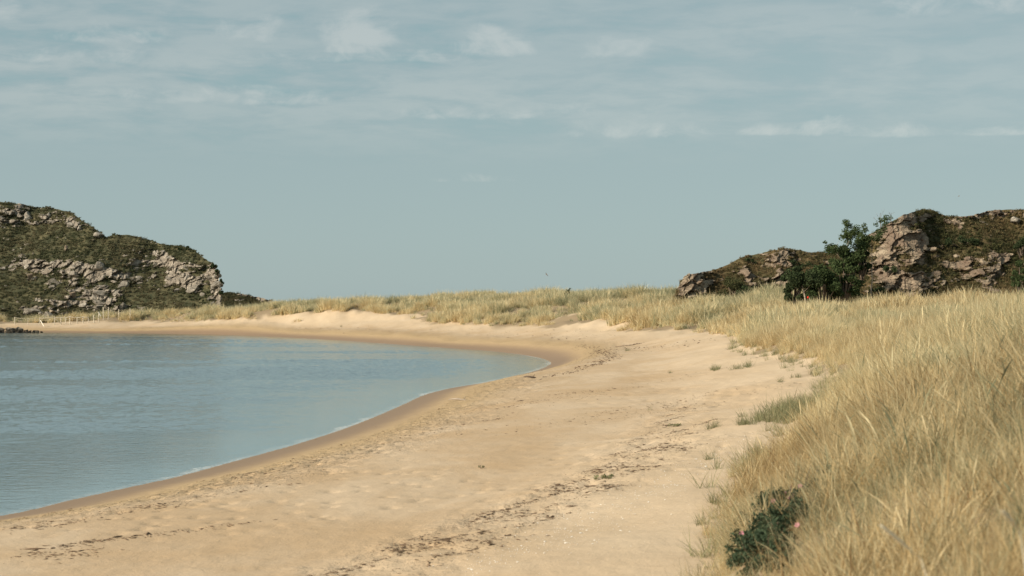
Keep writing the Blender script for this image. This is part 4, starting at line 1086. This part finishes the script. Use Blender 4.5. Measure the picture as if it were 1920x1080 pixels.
for px, py in FL_PX:
    best = None
    for c, q in zip(C + o3, R):
        X = (px - 960) / F * c[1]; Z = CZ + (HZ - py) / F * c[1]
        d = math.hypot(X - c[0], Z - c[2])
        if best is None or d / q < best[0]: best = (d / q, c, q)
    c, q = best[1], best[2]; Y = c[1] - q * max(1.0 - best[0] ** 2, 0.05) ** 0.5 * 0.98
    f = link('flower', fm, None, root); f.location = Vector(world_at(px, py, Y)) - Vector(o3)
    f.rotation_euler = (math.radians(random.uniform(35, 80)), random.uniform(-0.4, 0.4), random.uniform(-0.5, 0.5)); f.scale = (random.uniform(0.55, 0.85),) * 3

# ------------------------------------------------------------------ loose grass on the sand
sand_t = [blades_mesh(f'sand_tuft_{i}', 26, 400 + i, (0.22, 0.48), 0.0055, 0.10, (6, 48), (5, 50), 0.3, 4, mat=GREEN_GRASS) for i in range(6)]
def sand_tuft(px, py, n, spread_px, sc, label, seed, lo=14):
    """one clump of young marram: a few shoots grown together"""
    r = np.random.default_rng(seed); x, y, z = ground_hits([px], [py], lo=lo)[0]
    k = y / F; root_me = []
    V = []; Q = []; B = []; off = 0
    for i in range(n):
        tm = sand_t[r.integers(len(sand_t))]
        co = np.empty(len(tm.vertices) * 3, np.float32); tm.vertices.foreach_get('co', co); co = co.reshape(-1, 3)
        qi = np.empty(len(tm.loops), np.int32); tm.loops.foreach_get('vertex_index', qi); qi = qi.reshape(-1, 4)
        bt = np.empty(len(co), np.float32); tm.attributes['bt'].data.foreach_get('value', bt)
        a = r.uniform(0, 6.28); c_, s_ = math.cos(a), math.sin(a); q = co.copy(); q[:, 0] = co[:, 0] * c_ - co[:, 1] * s_; q[:, 1] = co[:, 0] * s_ + co[:, 1] * c_
        q *= sc * r.uniform(0.7, 1.15)
        dx = r.normal(0, 0.45) * spread_px * k; dy = r.normal(0, 0.45) * spread_px * k * 2.5
        q += np.array([dx, dy, gz(x + dx, y + dy) - z]); V.append(q); Q.append(qi + off); B.append(np.clip(bt * 0.8 + r.uniform(0, 0.4), 0, 1)); off += len(co)
    me = np_mesh('grass_tuft', np.vstack(V), np.vstack(Q), True, {'bt': np.concatenate(B)}, GREEN_GRASS)
    o = link('grass_tuft', me); o.location = (x, y, z); return tag(o, label, 'grass tuft', 'young grass tufts on the open sand')
TUFTS = [(1340, 694, 9, 13, 1.0, 'low green grass tuft on the open sand, seaward one of a pair'), (1392, 690, 12, 26, 1.1, 'wider green grass tuft on the sand, dune-side one of a pair'),
         (1456, 664, 7, 8, 1.3, 'dark green tuft tucked under the toe of the dune'), (1492, 708, 4, 12, 0.8, 'sparse blades of grass on the bare sand slope'), (1532, 696, 3, 6, 1.0, 'single upright wisp of grass on the bare sand slope'), (1462, 716, 2, 6, 0.8, 'faint wisp of grass lowest on the bare sand slope'),
         (1400, 796, 8, 13, 1.0, 'green tuft just seaward of the big green patch'), (1338, 803, 6, 12, 0.9, 'thin straggling grass among the wrack below the green patch'), (1178, 658, 6, 5, 1.0, 'flat yellowish grass patch beside the dark wrack at the bay end'),
         (1425, 858, 7, 13, 1.2, 'grey-green tuft standing clear of the dune grass edge'), (1330, 862, 2, 5, 0.8, 'tiny two-bladed sprig on the shelly sand'), (1318, 985, 3, 10, 0.9, 'few thin blades on the sand near the rose bush'), (1340, 945, 4, 14, 0.9, 'wispy grass above the rose bush on the sand edge'),
         (1220, 770, 1, 3, 0.7, 'lone upright sprig of grass on the upper beach'), (1258, 700, 2, 5, 0.8, 'small sprig of grass out on the sand toward the bay end'), (640, 613, 4, 3, 1.0, 'low green tuft on the far beach under the dunes')]
for i, (px, py, n, sp, sc, lb) in enumerate(TUFTS): sand_tuft(px, py, n, sp, sc, lb, 1200 + i)
# small leafy shore plants
def sand_plant(px, py, rad, n, label, seed, mat=GREEN_GRASS):
    x, y, z = ground_hits([px], [py], lo=14)[0]; r = np.random.default_rng(seed)
    root = empty('shore_plant', (x, y, z)); tag(root, label, 'plant', 'small green plants on the strand')
    c = r.normal(0, rad * 0.5, (7, 3)) * np.array([1.6, 1, 0]); c[:, 2] = rad * 0.35
    link('stem', tubes_mesh('stem', [([Vector((0, 0, -0.03)), Vector(q) * 0.6, Vector(q) + Vector((0, 0, rad * 0.25))], [0.006, 0.005, 0.003]) for q in c], BARK, 4), None, root)
    link('foliage', leaf_mesh('foliage', clump_points(c, np.full(7, rad * 0.42), n, r, 0.3, 0.7), rad * 0.22, seed, mat), None, root)
sand_plant(902, 878, 0.09, 60, 'lone small green plant in the middle of the open beach', 1301)
sand_plant(1134, 900, 0.16, 150, 'flat green plant growing along the wrack line', 1302)
sand_plant(1269, 801, 0.15, 100, 'grey-green rosette at the upper end of the wrack line', 1303)
sand_plant(878, 1007, 0.07, 50, 'tiny green plant low down in the wrack', 1304)
# the green patch that runs into the dune grass
r = np.random.default_rng(95); pts = []
hits = ground_hits([1440, 1462, 1485, 1505, 1525, 1545, 1560], [788, 784, 776, 768, 760, 752, 745], lo=14)
for i in range(130):
    h = hits[r.integers(len(hits))]; x = h[0] + r.normal(0, 0.28); y = h[1] + r.normal(0, 1.0); pts.append((x, y, gz(x, y)))
n = len(pts)
instancer('green_edge_grass', np.array(pts), r.uniform(0, 6.28, n), r.normal(0, 0.1, n), r.uniform(1.1, 1.7, n), r.integers(0, 6, n), np.clip(r.normal(0.3, 0.2, n), 0, 1), sand_t, GREEN_GRASS, 'patch of green grass at the dune edge')
# thin fringe of blades along the dune edge in front
r = np.random.default_rng(96); e = TOE[(TOE[:, 1] > 14) & (TOE[:, 1] < 110)]; n = 170
k = r.integers(0, len(e) - 1, n); q = e[k, :2] + (e[k + 1, :2] - e[k, :2]) * r.random((n, 1)); q = q + r.normal(0, 0.35, (n, 2)) - np.array([0.1, 0])
Z, _, _ = land(q[:, 0], q[:, 1])
instancer('fringe_grass', np.column_stack([q, Z]), r.uniform(0, 6.28, n), r.normal(0, 0.15, n), r.uniform(0.8, 1.6, n), r.integers(0, 6, n), np.clip(r.normal(0.55, 0.3, n), 0, 1), sand_t, GREEN_GRASS, 'thin fringe of loose blades along the dune edge')

PALESTRAW = simple('pale_seed_head', (0.82, 0.76, 0.60), 0.7, 0.1, 20.0)
# two pale seed stalks that catch the light in the near grass
def stalk(px0, py0, px1, py1, Y, label):
    a = Vector(world_at(px1, py1, Y)); b = Vector(world_at(px0, py0, Y - 0.12)); d = b - a
    pts = [a - d * 0.9 - Vector((0, 0, 0.15)), a - d * 0.4, a, a + d * 0.25, a + d * 0.6, a + d * 0.92, b]
    return tag(tube_obj('grass_stalk', pts, [0.003, 0.003, 0.004, 0.008, 0.009, 0.006, 0.002], PALESTRAW, None, 6), label, 'grass stalk', 'pale seed stalks in the near grass')
STK = ground_hits([1700, 1905], [1040, 1000], lo=7, lift=0.85)
stalk(1650, 984, 1705, 1030, STK[0][1], 'long pale seed stalk slanting over the grass beside the rose bush')
stalk(1878, 957, 1903, 985, STK[1][1], 'short pale seed stalk in the grass at the picture edge')

# ------------------------------------------------------------------ wrack, shells
def bits(name, P, size, seed, mat, label, flat=0.5, aspect=2.2):
    r = np.random.default_rng(seed); n = len(P)
    base = np.array([(1, 0, 0), (0, 1, 0), (-1, 0, 0), (0, -1, 0), (0.1, 0.1, 1), (0, 0, -0.6)], float)
    tri = np.array([(0, 1, 4), (1, 2, 4), (2, 3, 4), (3, 0, 4), (1, 0, 5), (2, 1, 5), (3, 2, 5), (0, 3, 5)])
    V = base[None] * r.uniform(0.6, 1.3, (n, 6, 1)); V = V + r.normal(0, 0.15, V.shape)
    s = size * r.lognormal(0, 0.45, n)
    V = V * s[:, None, None] * np.array([aspect, 1, flat])
    a = r.uniform(0, 6.28, n); c, sn = np.cos(a)[:, None], np.sin(a)[:, None]
    W = np.stack([V[..., 0] * c - V[..., 1] * sn, V[..., 0] * sn + V[..., 1] * c, V[..., 2]], -1) + P[:, None, :]
    T_ = (tri[None] + (np.arange(n) * 6)[:, None, None]).reshape(-1, 3)
    me = np_mesh(name, W.reshape(-1, 3), T_, False, {'bt': np.repeat(r.random(n), 6)}, mat)
    return tag(link(name, me), label, kind='stuff')
def along(line, n, sd, r, clump=True):
    line = np.asarray(line); seg = np.linalg.norm(np.diff(line, axis=0), axis=1); cum = np.concatenate([[0], np.cumsum(seg)])
    t = r.random(n) * cum[-1]
    if clump:
        c = r.random(max(n // 26, 4)) * cum[-1]; t = np.where(r.random(n) < 0.72, c[r.integers(len(c), size=n)] + r.normal(0, 0.28, n), t); t = np.clip(t, 0, cum[-1])
    x = np.interp(t, cum, line[:, 0]); y = np.interp(t, cum, line[:, 1])
    if clump:
        off = sd * 1.2 * np.sin(t * 1.7 + r.random() * 6) + sd * r.normal(0, 0.35, n) + sd * 1.0 * r.normal(0, 1, n) * (r.random(n) < 0.3)
        return x + off, y + off * 0.8 + r.normal(0, sd * 0.5, n)
    return x + r.normal(0, sd, n), y + r.normal(0, sd * 1.3, n)
def settle(X, Y, up):
    Z, ds, dt = land(X, Y); Z = Z + relief(X, Y, ds, dt)
    return np.stack([X, Y, Z + up], -1)
WEED = simple('dry_seaweed', (0.13, 0.085, 0.052), 0.95, 0.5, 9.0)
r = np.random.default_rng(97); X = []; Y = []
for l, n, sd in zip(WR, (1000, 1250, 850), (0.22, 0.34, 0.45)):
    x, y = along(l, n, sd, r); X.append(x); Y.append(y)
for px0, py0, px1, py1, n, sd in ((420, 905, 640, 850, 190, 0.5), (0, 1000, 420, 925, 420, 0.7), (150, 1020, 420, 985, 260, 0.4), (0, 1045, 120, 1050, 120, 0.5), (640, 850, 900, 790, 170, 0.6), (1000, 760, 1350, 690, 330, 1.6), (1050, 800, 1320, 740, 300, 1.4), (900, 760, 1300, 850, 160, 2.5), (1200, 770, 1420, 740, 150, 1.2)):
    h = ground_hits(np.linspace(px0, px1, 5), np.linspace(py0, py1, 5)); x, y = along(np.array(h)[:, :2], n, sd, r); X.append(x); Y.append(y)
X = np.concatenate(X); Y = np.concatenate(Y)
bits('seaweed_debris', settle(X, Y, 0.008), 0.0088, 98, WEED, 'dark dry seaweed scraps strewn in lines over the beach', 0.5, 4.2)
sh = SHORE[(SHORE[:, 1] > 36) & (SHORE[:, 1] < 150) & (SHORE[:, 0] > -25)]
q = r.integers(0, len(sh) - 1, 3200); t_ = r.random(3200)[:, None]; c_ = sh[q] + (sh[q + 1] - sh[q]) * t_; nv = sh[q + 1] - sh[q]; nv = np.stack([nv[:, 1], -nv[:, 0]], -1) / np.linalg.norm(nv, axis=1)[:, None]
c_ = c_ + nv * (3.0 + np.abs(r.normal(0, 2.0, 3200)))[:, None]
gate = fbm(c_[:, 0] / 1.8, c_[:, 1] / 3.0, octv=2, seed=141) > -0.05; c_ = c_[gate]
bits('pit_shade_flecks', settle(c_[:, 0], c_[:, 1], 0.006), 0.011, 142, simple('pit_shade_brown', (0.20, 0.135, 0.08), 0.95, 0.5, 9.0), 'brown flecks standing in for shaded pits in the trampled band above the wet sand', 0.6, 1.8)  # dark flecks laid on the sand to read as the shade in trodden pits
X = []; Y = []
for pxl, n, sd in (([(1085, 648), (1120, 655), (1143, 664), (1148, 671), (1115, 685), (1075, 697), (1030, 707)], 620, 0.35), ([(1160, 650), (1180, 648), (1198, 645)], 260, 0.35), ([(790, 598), (830, 605), (870, 604), (886, 598)], 170, 0.25), ([(560, 613), (680, 616), (800, 619), (900, 622), (1040, 628), (1120, 634)], 330, 1.4), ([(1150, 655), (1260, 650), (1340, 640)], 160, 1.5)):
    h = ground_hits(*zip(*pxl), lo=40); x, y = along(np.array(h)[:, :2], n, sd, r, False); X.append(x); Y.append(y)
bits('distant_seaweed_debris', settle(np.concatenate(X), np.concatenate(Y), 0.02), 0.028, 99, WEED, 'dark seaweed line at the far end of the bay', 0.5, 2.0)
SHELL = simple('bleached_shell', (0.72, 0.69, 0.62), 0.6, 0.15, 20.0)
X = []; Y = []
for pxl, n, sd in (([(860, 1085), (950, 1040), (1040, 1010), (1130, 960), (1200, 930), (1270, 890)], 620, 0.4), ([(1300, 880), (1370, 845), (1420, 815)], 330, 0.4), ([(1000, 1050), (1100, 1000), (1250, 930)], 160, 0.8)):
    h = ground_hits(*zip(*pxl)); x, y = along(np.array(h)[:, :2], n, sd, r, False); X.append(x); Y.append(y)
bits('shell_litter', settle(np.concatenate(X), np.concatenate(Y), 0.006), 0.0065, 103, SHELL, 'broken white shells scattered along the upper beach', 0.5, 1.3)

# driftwood by the water
def drift(px, py, L, label, seed, mat=PALEBARK):
    x, y, z = ground_hits([px], [py])[0]; r = random.Random(seed); a = r.uniform(-0.5, 0.5)
    pts = [(x + math.cos(a) * L * (t - 0.5), y + math.sin(a) * L * (t - 0.5) + 0.02 * math.sin(t * 9), z + 0.05 + 0.03 * math.sin(t * 5)) for t in (0, .2, .45, .7, .9, 1)]
    root = tube_obj('driftwood', pts, [.02, .04, .05, .045, .03, .012], mat); tag(root, label, 'driftwood')
    tube_obj('side_branch', [pts[3], (pts[3][0] + 0.10, pts[3][1] + 0.05, pts[3][2] + 0.16)], [0.025, 0.008], mat, root)
drift(861, 752, 0.95, 'brown driftwood stick on the damp sand where the shore bends', 3)
drift(994, 709, 0.7, 'short dark driftwood lying by the water at the bay head', 5, BARK)

# ------------------------------------------------------------------ birds
def bird(px, py, Y, span, label, bank):
    V = []; Fc = []
    body = [(-0.22, 0.0), (-0.12, 0.045), (0.02, 0.06), (0.14, 0.04), (0.22, 0.0)]
    for (yy, rr) in body:
        for k in range(6): V.append((rr * math.cos(k * math.pi / 3), yy, rr * 0.9 * math.sin(k * math.pi / 3)))
    for i in range(4):
        for k in range(6): Fc.append((i * 6 + k, i * 6 + (k + 1) % 6, i * 6 + 6 + (k + 1) % 6, i * 6 + 6 + k))
    me = bpy.data.meshes.new('body'); me.from_pydata(V, [], Fc); me.materials.append(BARK)
    root = empty('bird', world_at(px, py, Y)); tag(root, label, 'bird'); link('body', me, None, root)
    for s in (-1, 1):
        W = [(0.03 * s, 0.12, 0.02), (0.03 * s, -0.06, 0.02), (0.28 * s, 0.15, 0.14), (0.27 * s, -0.02, 0.13), (0.52 * s, 0.02, 0.06), (0.50 * s, -0.05, 0.06)]
        W2 = [(a, b, c - 0.015) for a, b, c in W]
        me = bpy.data.meshes.new('wing'); me.from_pydata(W + W2, [], [(0, 2, 3, 1), (2, 4, 5, 3), (6, 7, 9, 8), (8, 9, 11, 10), (0, 6, 8, 2), (2, 8, 10, 4), (1, 3, 9, 7), (3, 5, 11, 9), (4, 10, 11, 5)]); me.materials.append(BARK)
        link('wing', me, None, root)
    root.scale = (span,) * 3; root.rotation_euler = (0, bank, 0.9)
bird(1025, 515, 230, 0.62, 'small dark bird flying low over the middle dunes', 0.7)
bird(1798, 368, 240, 0.42, 'tiny dark bird high above the rocky hill', -0.4)
print('scene built', len(scene.objects), sum(len(o.data.loops) - 2 * len(o.data.polygons) for o in scene.objects if o.type == 'MESH'))
